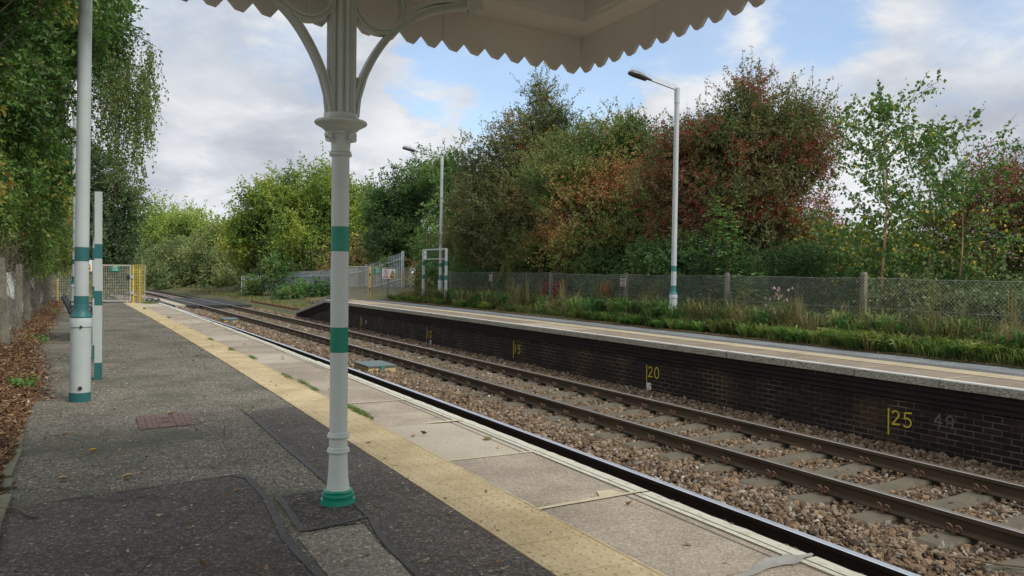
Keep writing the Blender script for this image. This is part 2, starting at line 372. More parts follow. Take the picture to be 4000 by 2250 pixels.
# dead ground behind everything
m, n, b = newmat('rough_grass_ground')
cc = ramp(n, tex(n, .35, 8, .65), [(.3, (.045, .055, .02)), (.5, (.08, .085, .03)), (.7, (.13, .11, .05))])
n.links.new(cc, b.inputs['Base Color']); b.inputs['Roughness'].default_value = 1; bump(n, b, tex(n, 6, 6, .7), .8, .08); M['ground'] = m
# ballast (sheet below and beyond the modelled stones)
def ballast_mat(name, cols):
    m, n, b = newmat(name)
    cell = nnode(n, 'ShaderNodeSeparateColor', {0: vor(n, 17, 'F1', 1)}); d = vor(n, 17, 'F1', 0)
    cc = ramp(n, cell.outputs[0], [(i/(len(cols)-1), c) for i, c in enumerate(cols)])
    cc = mixc(n, nnode(n, 'ShaderNodeMapRange', {0: d, 1: .35, 2: .75}).outputs[0], cc, (.035, .025, .02))
    n.links.new(cc, b.inputs['Base Color']); b.inputs['Roughness'].default_value = .9
    inv = nnode(n, 'ShaderNodeMath', {0: 1.0, 1: d}, operation='SUBTRACT'); bump(n, b, inv.outputs[0], 1.0, .05); return m
M['ballast'] = ballast_mat('ballast_sheet', [(.10, .07, .045), (.19, .13, .085), (.15, .10, .07), (.24, .18, .13)])
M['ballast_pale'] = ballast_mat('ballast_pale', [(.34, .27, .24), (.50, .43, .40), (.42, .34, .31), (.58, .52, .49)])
m, n, b = newmat('ballast_stone'); a = nnode(n, 'ShaderNodeAttribute', attribute_name='v')
cc = ramp(n, a.outputs['Fac'], [(0, (.055, .042, .030)), (.2, (.125, .088, .056)), (.42, (.20, .138, .085)), (.6, (.265, .188, .118)), (.72, (.165, .105, .070)), (.86, (.32, .255, .18)), (.95, (.17, .16, .14)), (1, (.44, .40, .33))])
cc = mixc(n, .6, cc, mixc(n, 1.0, cc, ramp(n, tex(n, 55, 4, .7), [(.3, (.6, .58, .55)), (.7, (1.3, 1.3, 1.3))]), 'MULTIPLY'))
n.links.new(cc, b.inputs['Base Color']); b.inputs['Roughness'].default_value = .9; b.inputs['Specular IOR Level'].default_value = .25
bump(n, b, tex(n, 90, 4, .7), .5, .004); M['stone'] = m
# rail: rusty flanks, running surface given its own material
m, n, b = newmat('rail_flank')
z = nnode(n, 'ShaderNodeSeparateXYZ', {0: nnode(n, 'ShaderNodeTexCoord').outputs['Object']})
cc = ramp(n, tex(n, 7, 6, .65, stretch=(1, .15, 1)), [(.3, (.050, .035, .020)), (.7, (.115, .082, .048))])
n.links.new(cc, b.inputs['Base Color']); b.inputs['Roughness'].default_value = .75; b.inputs['Metallic'].default_value = .15; bump(n, b, tex(n, 70, 4, .7), .3, .003); M['rail'] = m
M['rail_black'] = simple('rail_grease', (.016, .010, .008), .7, .3, 8, bs=.2)
M['rail_shine'] = simple('polished_rail', (.80, .83, .90), .42, .06, 4, metal=1.0, bs=0)
M['rail_brown_top'] = simple('dull_rail_top', (.58, .52, .47), .32, .12, 4, metal=.9, bs=0)
# brick wall of the far platform
m, n, b = newmat('sooty_brick')
t = nnode(n, 'ShaderNodeTexCoord'); sx = nnode(n, 'ShaderNodeSeparateXYZ', {0: t.outputs['Object']})
cv = nnode(n, 'ShaderNodeCombineXYZ', {0: sx.outputs[1], 1: sx.outputs[2], 2: 0.0})
wob = nnode(n, 'ShaderNodeVectorMath', {0: cv.outputs[0]}, operation='ADD')
br = nnode(n, 'ShaderNodeTexBrick', {'Vector': cv.outputs[0], 'Color1': (.015, .011, .010, 1), 'Color2': (.036, .022, .017, 1), 'Mortar': (1, 1, 1, 1), 'Scale': 1.0, 'Mortar Size': .0065, 'Mortar Smooth': .3, 'Bias': -.2, 'Brick Width': .225, 'Row Height': .075}, offset=.5)
mk = nnode(n, 'ShaderNodeMapRange', {0: tex(n, 1.5, 6, .65), 1: .48, 2: .68}).outputs[0]
soot = nnode(n, 'ShaderNodeMapRange', {0: tex(n, .9, 6, .7, stretch=(1, 1, .5), off_=(3, 5, 1)), 1: .52, 2: .66}).outputs[0]
mort = mixc(n, mk, (.020, .016, .013), (.20, .15, .10))
brick = mixc(n, soot, br.outputs[0], mixc(n, 1.0, br.outputs[0], (2.1, 1.9, 1.3), 'MULTIPLY'))
streak = nnode(n, 'ShaderNodeMapRange', {0: tex(n, 2.2, 5, .7, stretch=(1, 3.0, .3), off_=(0, 9, 0)), 1: .64, 2: .74}).outputs[0]
fin = mixc(n, br.outputs['Fac'], brick, mort)
fin = mixc(n, nnode(n, 'ShaderNodeMath', {0: streak, 1: .25}, operation='MULTIPLY').outputs[0], fin, (.16, .14, .11))
n.links.new(fin, b.inputs['Base Color']); b.inputs['Roughness'].default_value = .85; b.inputs['Specular IOR Level'].default_value = .3
hh = nnode(n, 'ShaderNodeMath', {0: tex(n, 40, 4, .6), 1: br.outputs['Fac']}, operation='SUBTRACT'); bump(n, b, hh.outputs[0], .6, .008); M['brick'] = m
M['corbel'] = simple('sooty_corbel', (.020, .016, .015), .85, .35, 3, bs=.5, bscale=25, dirt=((.075, .065, .055), 4, .66))

G1 = (.018, .032, .010)
LM = {
 'oak': leafmat('oak_leaves', [(0, (.016, .032, .012)), (.5, (.038, .072, .022)), (.85, (.065, .115, .034)), (1, (.11, .15, .045))]),
 'haw_dark': leafmat('hawthorn_olive', [(0, (.024, .034, .014)), (.4, (.056, .072, .028)), (.78, (.100, .105, .042)), (1, (.15, .095, .048))]),
 'haw_green': leafmat('hawthorn_mixed', [(0, (.022, .040, .014)), (.40, (.055, .088, .028)), (.72, (.105, .125, .036)), (.92, (.14, .125, .04)), (1, (.19, .10, .045))]),
 'haw_red': leafmat('hawthorn_russet', [(0, (.026, .040, .014)), (.35, (.060, .080, .028)), (.60, (.090, .085, .034)), (.85, (.125, .075, .038)), (1, (.17, .06, .040))]),
 'bramble': leafmat('bramble_leaves', [(0, (.022, .050, .018)), (.5, (.055, .115, .038)), (.9, (.10, .15, .050)), (1, (.18, .17, .07))], gain=1.9),
 'birch': leafmat('birch_leaves', [(0, (.030, .058, .020)), (.5, (.060, .105, .032)), (.86, (.10, .15, .045)), (.95, (.34, .24, .04)), (1, (.42, .30, .05))]),
 'ash': leafmat('ash_leaves', [(0, (.030, .052, .014)), (.40, (.075, .112, .024)), (.78, (.135, .175, .034)), (1, (.22, .21, .05))], .4),
 'brown': leafmat('browning_leaves', [(0, (.045, .050, .020)), (.5, (.12, .10, .045)), (.85, (.20, .15, .06)), (1, (.32, .25, .09))]),
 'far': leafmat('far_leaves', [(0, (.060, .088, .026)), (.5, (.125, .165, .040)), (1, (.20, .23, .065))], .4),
 'bush': leafmat('bush_leaves', [(0, (.034, .052, .022)), (.5, (.075, .100, .040)), (.85, (.13, .145, .06)), (1, (.17, .16, .07))]),
 'sycamore': leafmat('sycamore_leaves', [(0, (.045, .10, .028)), (.5, (.09, .18, .045)), (.9, (.14, .21, .065)), (1, (.42, .44, .32))], gain=1.6),
 'maple': leafmat('maple_leaves', [(0, (.030, .060, .018)), (.5, (.058, .118, .030)), (.85, (.105, .170, .035)), (.97, (.17, .21, .04)), (1, (.26, .20, .05))], .4, .45, .3, gain=1.65),  # the maples' own leaf greens, a few turning yellow
 'darkL': leafmat('dark_tree_leaves', [(0, (.014, .028, .014)), (.5, (.034, .060, .026)), (.85, (.062, .090, .038)), (1, (.11, .08, .05))]),
 'ivy': leafmat('ivy_leaves', [(0, (.040, .075, .018)), (.45, (.085, .145, .030)), (.8, (.15, .20, .045)), (.95, (.22, .22, .06)), (1, (.26, .12, .04))], .35, .4, .3, gain=1.75),
 'weeping': leafmat('weeping_leaves', [(0, (.035, .055, .016)), (.5, (.07, .11, .030)), (.85, (.13, .145, .045)), (1, (.22, .15, .06))], .4),
 'grass': leafmat('grass_blades', [(0, (.035, .055, .018)), (.5, (.075, .112, .032)), (.85, (.125, .17, .050)), (1, (.22, .19, .09))], .4, gain=2.0),
 'straw': leafmat('dry_grass', [(0, (.055, .060, .025)), (.35, (.13, .115, .050)), (.7, (.23, .19, .095)), (1, (.36, .31, .19))], .3, gain=1.35),
 'litter': leafmat('fallen_leaves', [(0, (.050, .028, .015)), (.3, (.11, .058, .028)), (.6, (.20, .105, .048)), (.85, (.32, .20, .10)), (1, (.44, .36, .22))], .05, .7, gain=1.0),
 'dock': leafmat('dock_seed', [(0, (.06, .016, .012)), (1, (.16, .045, .03))], 0),
 'stem': leafmat('brushwood', [(0, (.07, .055, .040)), (.5, (.14, .115, .085)), (1, (.24, .205, .155))], 0, gain=1.0),
 'petal': leafmat('pink_petals', [(0, (.55, .30, .42)), (1, (.78, .60, .68))], .3, gain=1.0),
}
M['berry'] = simple('berries', (.34, .022, .03), .35, .2, 30, bs=0)

# ------------------------------------------------------------------ ground, ballast, platforms
def arange(a, b, d): return list(np.arange(a, b+1e-6, d))
SS = arange(-14, 70, 2)+arange(74, 250, 6)
struct('ground', MB().sheet([-300, -14]+SS[1:]+[300, 600, 1200], -700, 1200, -1.45), M['ground'])
bed = MB(); bed.sheet(arange(-14, 60, 1), 2.95, 9.42, -1.03, nw=8); struct('ballast_bed', bed, M['ballast'])
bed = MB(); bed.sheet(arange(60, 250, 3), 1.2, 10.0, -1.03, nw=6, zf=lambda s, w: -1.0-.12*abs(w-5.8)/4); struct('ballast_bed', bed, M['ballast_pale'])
def zr_(s, w):   # right hand ground
    near = .02+.05*min(max((w-11.5)/1.5, 0), 1)-.0*w
    far = -1.0+.35*min(max((w-9.6)/2.4, 0), 1)+1.0*float(smooth((w-12)/5))
    t = float(smooth((s-31.5)/4.5)); return near*(1-t)+far*t
g = MB(); ss_ = arange(-14, 60, 1)+arange(63, 250, 6)
V = []; ws = [9.6, 10.2, 11.0, 11.5, 12.2, 13, 14, 16, 18, 22, 30, 60, 160]
for s_ in ss_:
    for w in ws:
        zz_ = zr_(s_, w) if s_ > 33.6 else (zr_(s_, w) if w > 11.1 else -1.2)
        V.append((ofs(s_)+w if w < 40 else w, s_, zz_+float(rng.uniform(-.02, .02))*(w > 12)))
nw = len(ws); g.add(V, [(i*nw+j, i*nw+j+1, (i+1)*nw+j+1, (i+1)*nw+j) for i in range(len(ss_)-1) for j in range(nw-1)])
struct('verge_ground', g, M['ground'])
g = MB(); V = []; ws = [-60, -12, -6, -3.5, -2.2, -1.5, -1.0, -.9]
for s_ in arange(-14, 31.4, 1.2):
    for w in ws: V.append((w, s_, {-.9: -.015, -1.0: .10, -1.5: .3, -2.2: .45}.get(w, .5)))
nw = len(ws); k = len(V)//nw; g.add(V, [(i*nw+j, i*nw+j+1, (i+1)*nw+j+1, (i+1)*nw+j) for i in range(k-1) for j in range(nw-1)])
struct('bank_ground', g, M['earth'])
g = MB(); V = []; ws = [-80, -14, -8, -4, -2, 0, 1.2]; ss_ = arange(31.4, 60, 1.5)+arange(66, 250, 8)
for s_ in ss_:
    for w in ws:
        t = float(smooth((s_-31.4)/7)); V.append((ofs(s_)*t+w, s_, (-.02 if w > -1.5 else .45)*(1-t)+t*(-1.0+.5*float(smooth((-w-1)/6)))))
nw = len(ws); k = len(ss_); g.add(V, [(i*nw+j, i*nw+j+1, (i+1)*nw+j+1, (i+1)*nw+j) for i in range(k-1) for j in range(nw-1)])
struct('cutting_ground', g, M['ground'])
g = MB().sheet(arange(31.4, 62, 1), 1.2, 2.96, -1.03, nw=2, zf=lambda s, w: -1.0 if s > 39 else -.02-.98*float(smooth((s-31.4)/7)))
struct('ramp_end', g, M['ballast'])

# near platform
NP = arange(-8, 31.2, .8)
struct('platform_surface', MB().sheet(NP, -.92, 1.735, 0.0, nw=2), M['asphalt'])
struct('platform_base', MB().sweep([(-.9, 0), (1.85, 0), (1.85, -1.1), (-.9, -1.1)], NP, 0.9, -.07), M['joint'])
def wobble(poly, amp=.008, step=.10, seed=1):
    r = random.Random(seed); out = []
    for i in range(len(poly)):
        a, b_ = poly[i], poly[(i+1) % len(poly)]; d = math.dist(a, b_); k = max(1, int(d/step))
        for j in range(k):
            t = j/k; out.append((a[0]+(b_[0]-a[0])*t+r.uniform(-amp, amp), a[1]+(b_[1]-a[1])*t+r.uniform(-amp, amp)))
    return out
def patch(name, poly, z, m, seed=1, amp=.008):
    p = wobble(poly, amp, .1, seed); mb = MB(); mb.add([(x, y, z) for x, y in p], [tuple(range(len(p)))])
    ob = struct(name, mb, m); return ob
patch('asphalt_patch', [(-.92, 4.62), (-.2, 4.88), (.86, 5.08), (.875, 4.5), (.83, 3.74), (.86, 3.25), (.80, 1.5), (.8, -3), (-.92, -3)], .0015, M['asphalt_dark'], 2)
patch('asphalt_patch', [(1.25, 7.28), (1.725, 7.37), (1.728, -3), (1.22, -3), (1.21, 3.5), (1.28, 4.6), (1.262, 6.8)], .0022, M['asphalt_dark'], 3)
patch('asphalt_patch', [(.89, 3.77), (1.215, 3.81), (1.2, 3.5), (1.19, 2.9), (1.18, -3), (.84, -3), (.88, 3.25)], .0032, M['asphalt_pale'], 4)
patch('asphalt_patch', [(.955, 4.45), (1.215, 4.49), (1.262, 4.40), (1.262, 3.95), (1.19, 3.84), (.945, 3.85)], .0042, M['asphalt_square'], 5)
def band(pts, w, z, seed=0):
    r = random.Random(seed); L_, R_ = [], []
    P = []
    for i in range(len(pts)-1):
        k = max(1, int(math.dist(pts[i], pts[i+1])/.08))
        P += [(pts[i][0]+(pts[i+1][0]-pts[i][0])*j/k, pts[i][1]+(pts[i+1][1]-pts[i][1])*j/k) for j in range(k)]
    P.append(pts[-1])
    for i, p in enumerate(P):
        a, b_ = P[max(0, i-1)], P[min(len(P)-1, i+1)]; d = math.dist(a, b_); nx, ny = -(b_[1]-a[1])/d, (b_[0]-a[0])/d
        h = w/2*(1+r.uniform(-.16, .16)); j = r.uniform(-.003, .003)
        L_.append((p[0]+nx*(h+j), p[1]+ny*(h+j), z)); R_.append((p[0]-nx*(h-j), p[1]-ny*(h-j), z))
    k = len(P); struct('bitumen_band', MB().add(L_+R_, [(i, i+1, k+i+1, k+i) for i in range(k-1)]), M['seal'])
band([(-.22, 4.90), (.3, 4.98), (.80, 5.07)], .012, .0052, 1)
band([(.80, 5.06), (.87, 4.95), (.885, 4.5), (.83, 3.75), (.855, 3.25), (.80, 1.2)], .040, .0056, 2)
band([(1.245, 7.3), (1.262, 6.85), (1.258, 5.6), (1.275, 4.62)], .034, .0060, 3)
band([(.94, 4.47), (1.1, 4.49), (1.2, 4.50)], .025, .0064, 4)
band([(.945, 4.47), (.935, 4.1), (.93, 3.83)], .034, .0068, 5)
band([(.935, 3.835), (1.1, 3.86), (1.28, 3.92)], .03, .0072, 6)
band([(1.285, 4.35), (1.285, 3.9), (1.235, 3.6), (1.215, 3.0), (1.2, 1.0)], .032, .0076, 7)

# tactile paving with blisters (joints every 400 mm)
def tactile(w0, w1, s0, s1, domes_to, rows):
    a = MB(); s_ = s0; i = 0; r = random.Random(3)
    while s_ < s1:
        o = ofs(s_); dz = r.uniform(0, .0015)
        wd = r.uniform(-.003, .003)
        a.box(o+w0+.002, o+w1-.002+wd, s_+.0035, s_+.3965, -.03, .006+dz)
        s_ += .4
    ob = struct('tactile_paving', a, M['tactile'])
    V, T = [], []; n = 0
    prof = [(.0125, 0), (.0095, .0038), (.004, .0050)]
    th = np.arange(7)*2*np.pi/7
    base = np.concatenate([np.stack([r_*np.cos(th), r_*np.sin(th), np.full(7, z_)], 1) for r_, z_ in prof]+[np.array([[0, 0, .0052]])])
    F = []
    for k in range(2):
        for j in range(7):
            a0, a1, b0, b1 = k*7+j, k*7+(j+1) % 7, (k+1)*7+j, (k+1)*7+(j+1) % 7; F += [(a0, a1, b1), (a0, b1, b0)]
    F += [(14+j, 14+(j+1) % 7, 21) for j in range(7)]; F = np.array(F)
    s_ = s0+.0335; pw = (w1-w0)/rows
    while s_ < domes_to:
        for j in range(rows):
            V.append(base+np.array([ofs(s_)+w0+pw*(j+.5), s_, .0068])); T.append(F+n); n += 22
        s_ += .0667
    tri_mesh('tactile_blisters', np.concatenate(V), np.concatenate(T), M['tactile'], kind='structure')
tactile(1.735, 2.135, -4.0, 31.0, 24, 6)

# platform edge slabs, near
JN = [-6.1, -4.9, -3.7, -2.5, -1.25, -.02, 1.24, 2.50, 3.68, 4.84, 6.12]+[6.12+1.2*i for i in range(1, 21)]+[31.2]
kinds = {4.84: 'slab_smooth'}
r = random.Random(11); parts = {'slab_rough': MB(), 'slab_smooth': MB(), 'slab_mid': MB()}; whites = MB(); grooves = MB()
for i in range(len(JN)-1):
    a, b_ = JN[i]+.005, JN[i+1]-.005; km = kinds.get(JN[i], r.choice(['slab_rough', 'slab_rough', 'slab_mid', 'slab_smooth' if a > 7 else 'slab_rough']))
    if JN[i] in (2.50, 3.68, 1.24, -.02): km = 'slab_rough'
    oa, ob_ = ofs(a), ofs(b_); e = r.uniform(-.006, .006); z = r.uniform(-.003, .003)
    cut = r.uniform(-.01, .01)
    parts[km].add([(oa+2.145, a, z), (oa+2.79+e, a, z), (ob_+2.79+e, b_, z), (ob_+2.145, b_, z), (oa+2.145, a, -.12), (oa+2.79+e, a, -.12), (ob_+2.79+e, b_, -.12), (ob_+2.145, b_, -.12)],
                  [(0, 1, 2, 3), (0, 4, 5, 1), (1, 5, 6, 2), (2, 6, 7, 3), (3, 7, 4, 0)])
    k = 14; P = []
    for q in range(k+1):
        s_ = a+(b_-a)*q/k; o = ofs(s_); j = r.uniform(-.004, .004)
        P += [(o+2.79+e, s_, z+.002), (o+2.905+e+j, s_, z+.001+r.uniform(-.002, .001)), (o+2.911+e+j, s_, z-.010), (o+2.907+e, s_, -.115)]
    whites.add(P, [(q*4+c, q*4+c+1, q*4+c+5, q*4+c+4) for q in range(k) for c in range(3)])
    for w, wd in ((2.715, .006), (2.772, .007), (2.825, .005)):
        if km == 'slab_rough' and w < 2.77 and r.random() < .75: continue
        grooves.add([(oa+w, a, z+.0035), (oa+w+wd, a, z+.0035), (ob_+w+wd, b_, z+.0035), (ob_+w, b_, z+.0035)], [(0, 1, 2, 3)])
for k_, mb in parts.items(): struct('edge_slabs', mb, M[k_])
struct('edge_line', whites, M['edge_white']); struct('slab_groove', grooves, M['joint'])
patch('mortar_repair', [(2.09, 3.66), (2.4, 3.69), (2.55, 3.70), (2.60, 3.80), (2.70, 3.79), (2.72, 3.70), (2.84, 3.70), (2.84, 3.675), (2.68, 3.67), (2.5, 3.65), (2.3, 3.645), (2.12, 3.63)], .008, M['mortar'], 8, .004)
patch('mortar_repair', [(2.36, 2.455), (2.52, 2.50), (2.60, 2.545), (2.67, 2.575), (2.73, 2.555), (2.79, 2.565), (2.83, 2.53), (2.90, 2.527), (2.90, 2.508), (2.82, 2.49), (2.77, 2.465), (2.72, 2.455), (2.68, 2.475), (2.58, 2.47), (2.46, 2.445)], .0085, M['grey_mortar'], 9, .004)
patch('mortar_repair', [(2.45, 6.11), (2.62, 6.15), (2.8, 6.14), (2.8, 6.09), (2.6, 6.09)], .0088, M['mortar'], 10, .004)
for s_, kk in ((4.84, 'mortar'), (7.32, 'mortar'), (1.24, 'mortar')):
    band_ = MB().add([(ofs(s_)+2.15, s_-.012, .0075), (ofs(s_)+2.78, s_-.008, .0075), (ofs(s_)+2.78, s_+.010, .0075), (ofs(s_)+2.15, s_+.008, .0075)], [(0, 1, 2, 3)]); struct('mortar_joint', band_, M[kk])
# broken concrete lip along the track side of the tactile strip
L_ = []; R_ = []; r = random.Random(5); ss_ = arange(-3, 22, .07)
for s_ in ss_:
    o = ofs(s_); L_.append((o+2.128, s_, .0085)); R_.append((o+2.138+r.uniform(.0, .012), s_, .0085))
k = len(ss_); struct('mortar_joint', MB().add(L_+R_, [(i, i+1, k+i+1, k+i) for i in range(k-1)]), M['tactile'])

# far platform
def fz(s):     # deck height: flat, then the end ramp
    return 0.0 if s < 32.6 else -.72*min((s-32.6)/4.6, 1.0)
FP = arange(-8, 32.6, .8)+[32.6]
struct('platform_surface', MB().sheet(FP, 10.85, 11.55, .0, nw=1), M['asphalt_far'])
struct('platform_surface', MB().sheet(FP, 10.50, 10.86, .004, nw=1), M['asphalt_far_dark'])
tw = MB()
for s_ in arange(-6, 32.0, .4): tw.box(ofs(s_)+10.10, ofs(s_)+10.50, s_+.002, s_+.398, -.03, .010+random.uniform(0, .002))
struct('tactile_paving', tw, M['tactile_far'])
base = MB(); o_ = FP
base.sweep([(0, 0), (2.0, 0), (2.0, -1.2), (0, -1.2)], FP, 9.56, -.03); struct('platform_base', base, M['joint'])
r = random.Random(21); top = {'slab_rough': MB(), 'slab_mid': MB(), 'slab_smooth': MB()}; ft = MB(); ff = MB()
JF = [6.18+1.22*i for i in range(-11, 22)]
JF = [j for j in JF if j < 32.4]+[32.6]
def edge_run(a, b_, km, z0, z1):
    oa, ob_ = ofs(a), ofs(b_); e = r.uniform(-.008, .008)
    if km: top[km].add([(oa+9.40, a, z0), (oa+10.095, a, z0), (ob_+10.095, b_, z1), (ob_+9.40, b_, z1)], [(0, 1, 2, 3)])
    k = 8; P = []
    for q in range(k+1):
        t = q/k; s_ = a+(b_-a)*t; o = ofs(s_); z = z0+(z1-z0)*t; j = r.uniform(-.004, .004)
        P += [(o+9.41, s_, z+.003), (o+9.325+e+j, s_, z+.002), (o+9.318+e+j, s_, z-.012)]
    ft.add(P, [(q*3+c, q*3+c+1, q*3+c+4, q*3+c+3) for q in range(k) for c in range(2)])
    P = []
    for q in range(k+1):
        t = q/k; s_ = a+(b_-a)*t; o = ofs(s_); z = z0+(z1-z0)*t; j = r.uniform(-.004, .004)
        P += [(o+9.318+e+j, s_, z-.012), (o+9.322+e, s_, z-.108), (o+9.55, s_, z-.11)]
    ff.add(P, [(q*3+c, q*3+c+1, q*3+c+4, q*3+c+3) for q in range(k) for c in range(2)])
    ff.add([(oa+9.32, a, z0-.002), (oa+9.55, a, z0-.002), (oa+9.55, a, z0-.11), (oa+9.32, a, z0-.11)], [(0, 1, 2, 3)])
for i in range(len(JF)-1):
    s_ = JF[i]; km = 'slab_smooth' if 14 < s_ < 16.5 or 28 < s_ < 29.5 else r.choice(['slab_rough', 'slab_mid', 'slab_rough'])
    edge_run(JF[i]+.006, JF[i+1]-.006, km, 0.004, 0.004)
for i in range(5):
    a, b_ = 32.6+.92*i, 32.6+.92*(i+1); edge_run(a+.02, b_-.02, 'slab_mid', fz(a), fz(b_))
for k_, mb in top.items(): struct('edge_slabs', mb, M['slab_mid' if k_ == 'slab_smooth' else 'slab_far'])
jt = MB()
for j_ in JF:
    if random.random() < .7: jt.add([(ofs(j_)+9.42, j_-.02, .0075), (ofs(j_)+10.09, j_-.012, .0075), (ofs(j_)+10.09, j_+.012, .0075), (ofs(j_)+9.42, j_+.02, .0075)], [(0, 1, 2, 3)])
struct('mortar_joint', jt, M['mortar'])
struct('edge_line', ft, M['edge_top_far']); struct('edge_slabs', ff, M['edge_face'])
wall = thing('retaining_wall', (9.5, 12, -1.2), 'soot-blackened brick wall with stepped courses under the far platform edge', 'wall')
wm = MB(); wm.sheet(FP, 9.5, 9.5, 0, nw=1, zf=lambda s, w: 0)
V = []; 
for s_ in FP:
    for z in (-.30, -1.2): V.append((ofs(s_)+9.5, s_, z))
wm = MB().add(V, [(2*i, 2*i+1, 2*i+3, 2*i+2) for i in range(len(FP)-1)])
V = []; RS = arange(32.6, 37.2, .46)
for s_ in RS:
    for z in (fz(s_)-.12, -1.2): V.append((ofs(s_)+9.5, s_, z))
wm.add(V, [(2*i, 2*i+1, 2*i+3, 2*i+2) for i in range(len(RS)-1)])
wm.build('brick_face', M['brick'], wall)
cb_ = MB()
for (w, z0, z1) in ((9.385, -.106, -.185), (9.42, -.187, -.262), (9.455, -.264, -.338)):
    cb_.sweep([(0, 0), (.2, 0), (.2, z1-z0), (0, z1-z0)], FP, w, z0)
    for k in range(1): 
        P = []
        for s_ in RS:
            o = ofs(s_); P += [(o+w, s_, max(fz(s_)+z0, -1.15)), (o+w, s_, max(fz(s_)+z1, -1.17)), (o+w+.2, s_, max(fz(s_)+z1, -1.17)), (o+w+.2, s_, max(fz(s_)+z0, -1.15))]
        cb_.add(P, [(i*4+c, i*4+(c+1) % 4, (i+1)*4+(c+1) % 4, (i+1)*4+c) for i in range(len(RS)-1) for c in range(4)])
cb_.build('stepped_course', M['corbel'], wall)
# ramp body top (grassed) behind the ramp edge
rb = MB(); rb.sheet(arange(32.6, 37.2, .46), 9.5, 11.4, 0, nw=2, zf=lambda s, w: fz(s)-.02+.0*w); struct('ramp_end', rb, M['ground'])

# painted distances on the wall
def strokes(lines, s0, z0, size, m, name, label, thick=.010, w=9.5):
    """lines: lists of (u, v) in a unit letter box; u runs towards the viewer's right (decreasing s)"""
    mb = MB()
    for ln in lines:
        pts = []
        for u, v in ln:
            s_ = s0-u*size; pts.append((ofs(s_)+w-.004, s_, z0+v*size))
        q = np.array(pts); k = len(q); 
        for i in range(k-1):
            d = q[i+1]-q[i]; L = np.linalg.norm(d); d = d/L; nrm = np.array([1., 0, 0]); sde = np.cross(nrm, d)*thick
            e = d*thick*.6; zz_ = -.0006*i
            mb.add([q[i]-sde-e+[zz_, 0, 0], q[i]+sde-e+[zz_, 0, 0], q[i+1]+sde*.9+e+[zz_, 0, 0], q[i+1]-sde*.9+e+[zz_, 0, 0]], [(0, 1, 2, 3)])
    mb.build(name, m, wall, label=label)
def arc(cx, cy, rx, ry, a0, a1, n=10): return [(cx+rx*math.cos(R(a0+(a1-a0)*i/n)), cy+ry*math.sin(R(a0+(a1-a0)*i/n))) for i in range(n+1)]
D2 = [arc(.28, .72, .26, .25, 160, -40, 8)+[(.05, .02), (.62, .08)]]
D0 = [arc(.38, .5, .32, .5, 60, 420, 18)]
D5 = [[(.62, 1.0), (.15, .95), (.1, .55)]+arc(.30, .30, .32, .30, 100, -130, 10)]
D1 = [[(.2, 1.0), (.2, 0)]]
D4 = [[(.45, 0), (.45, 1), (.0, .35), (.65, .35)]]
D9 = [arc(.32, .68, .27, .28, 0, 360, 12), [(.6, .7), (.5, 0)]]
def sh(D, dx): return [[(u+dx, v) for u, v in ln] for ln in D]
def mark(s_, digs, size, zb, ztop, zbot, label):
    o = []
    for i, d in enumerate(digs): o += sh(d, i*.85+.28)
    hgt = [[(0, (ztop-zb)/size), (.02, (zbot-zb)/size)]]
    strokes(hgt+o, s_, zb, size, M['spray_yellow'], 'painted_number', label, .0115)
mark(7.0, [D2, D5], .19, -.70, -.50, -.84, 'yellow sprayed line and number 25 on the brickwork')
mark(12.12, [D2, D0], .20, -.69, -.48, -.90, 'yellow sprayed line and number 20 on the brickwork')
mark(17.28, [D1, D5], .19, -.72, -.44, -.86, 'yellow sprayed line and number 15 on the brickwork')
mark(22.62, [D1, D0], .20, -.76, -.46, -.90, 'yellow sprayed line and number 10 on the brickwork')
mark(28.7, [D5], .22, -.77, -.42, -.92, 'yellow sprayed line and number 5 on the brickwork')
strokes(D4+sh(D9, .95), 6.35, -.62, .16, M['spray_white'], 'painted_number', 'faint white numerals sprayed on the brickwork', .011)

# small plates fixed to the wall
def wall_plate(s_, z0, z1, wd, label):
    p = thing('marker_plate', (ofs(s_)+9.48, s_, z0), label, 'plate', 'small white marker plates on the wall')
    x = ofs(s_)+9.485
    MB().box(x-.004, x, s_-wd/2, s_+wd/2, z0, z1).build('plate', M['sign_white'], p)
    rr = random.Random(int(s_*10))
    for i in range(3):
        for j in range(2):
            if rr.random() < .8: MB().box(x-.006, x-.0045, s_-wd*.32+j*wd*.36, s_-wd*.32+j*wd*.36+wd*.22, z0+(z1-z0)*(.12+.28*i), z0+(z1-z0)*(.27+.28*i)).build('marking', M['sign_red'] if (s_ < 13 and i == 1) else M['black'], p)
wall_plate(12.03, -1.0, -.80, .125, 'white plate with red and black squares low on the wall below the 20')
wall_plate(22.30, -1.02, -.83, .11, 'narrow white plate low on the wall below the 10')
wall_plate(28.05, -.70, -.58, .06, 'tiny white plate on the wall just right of the 5')

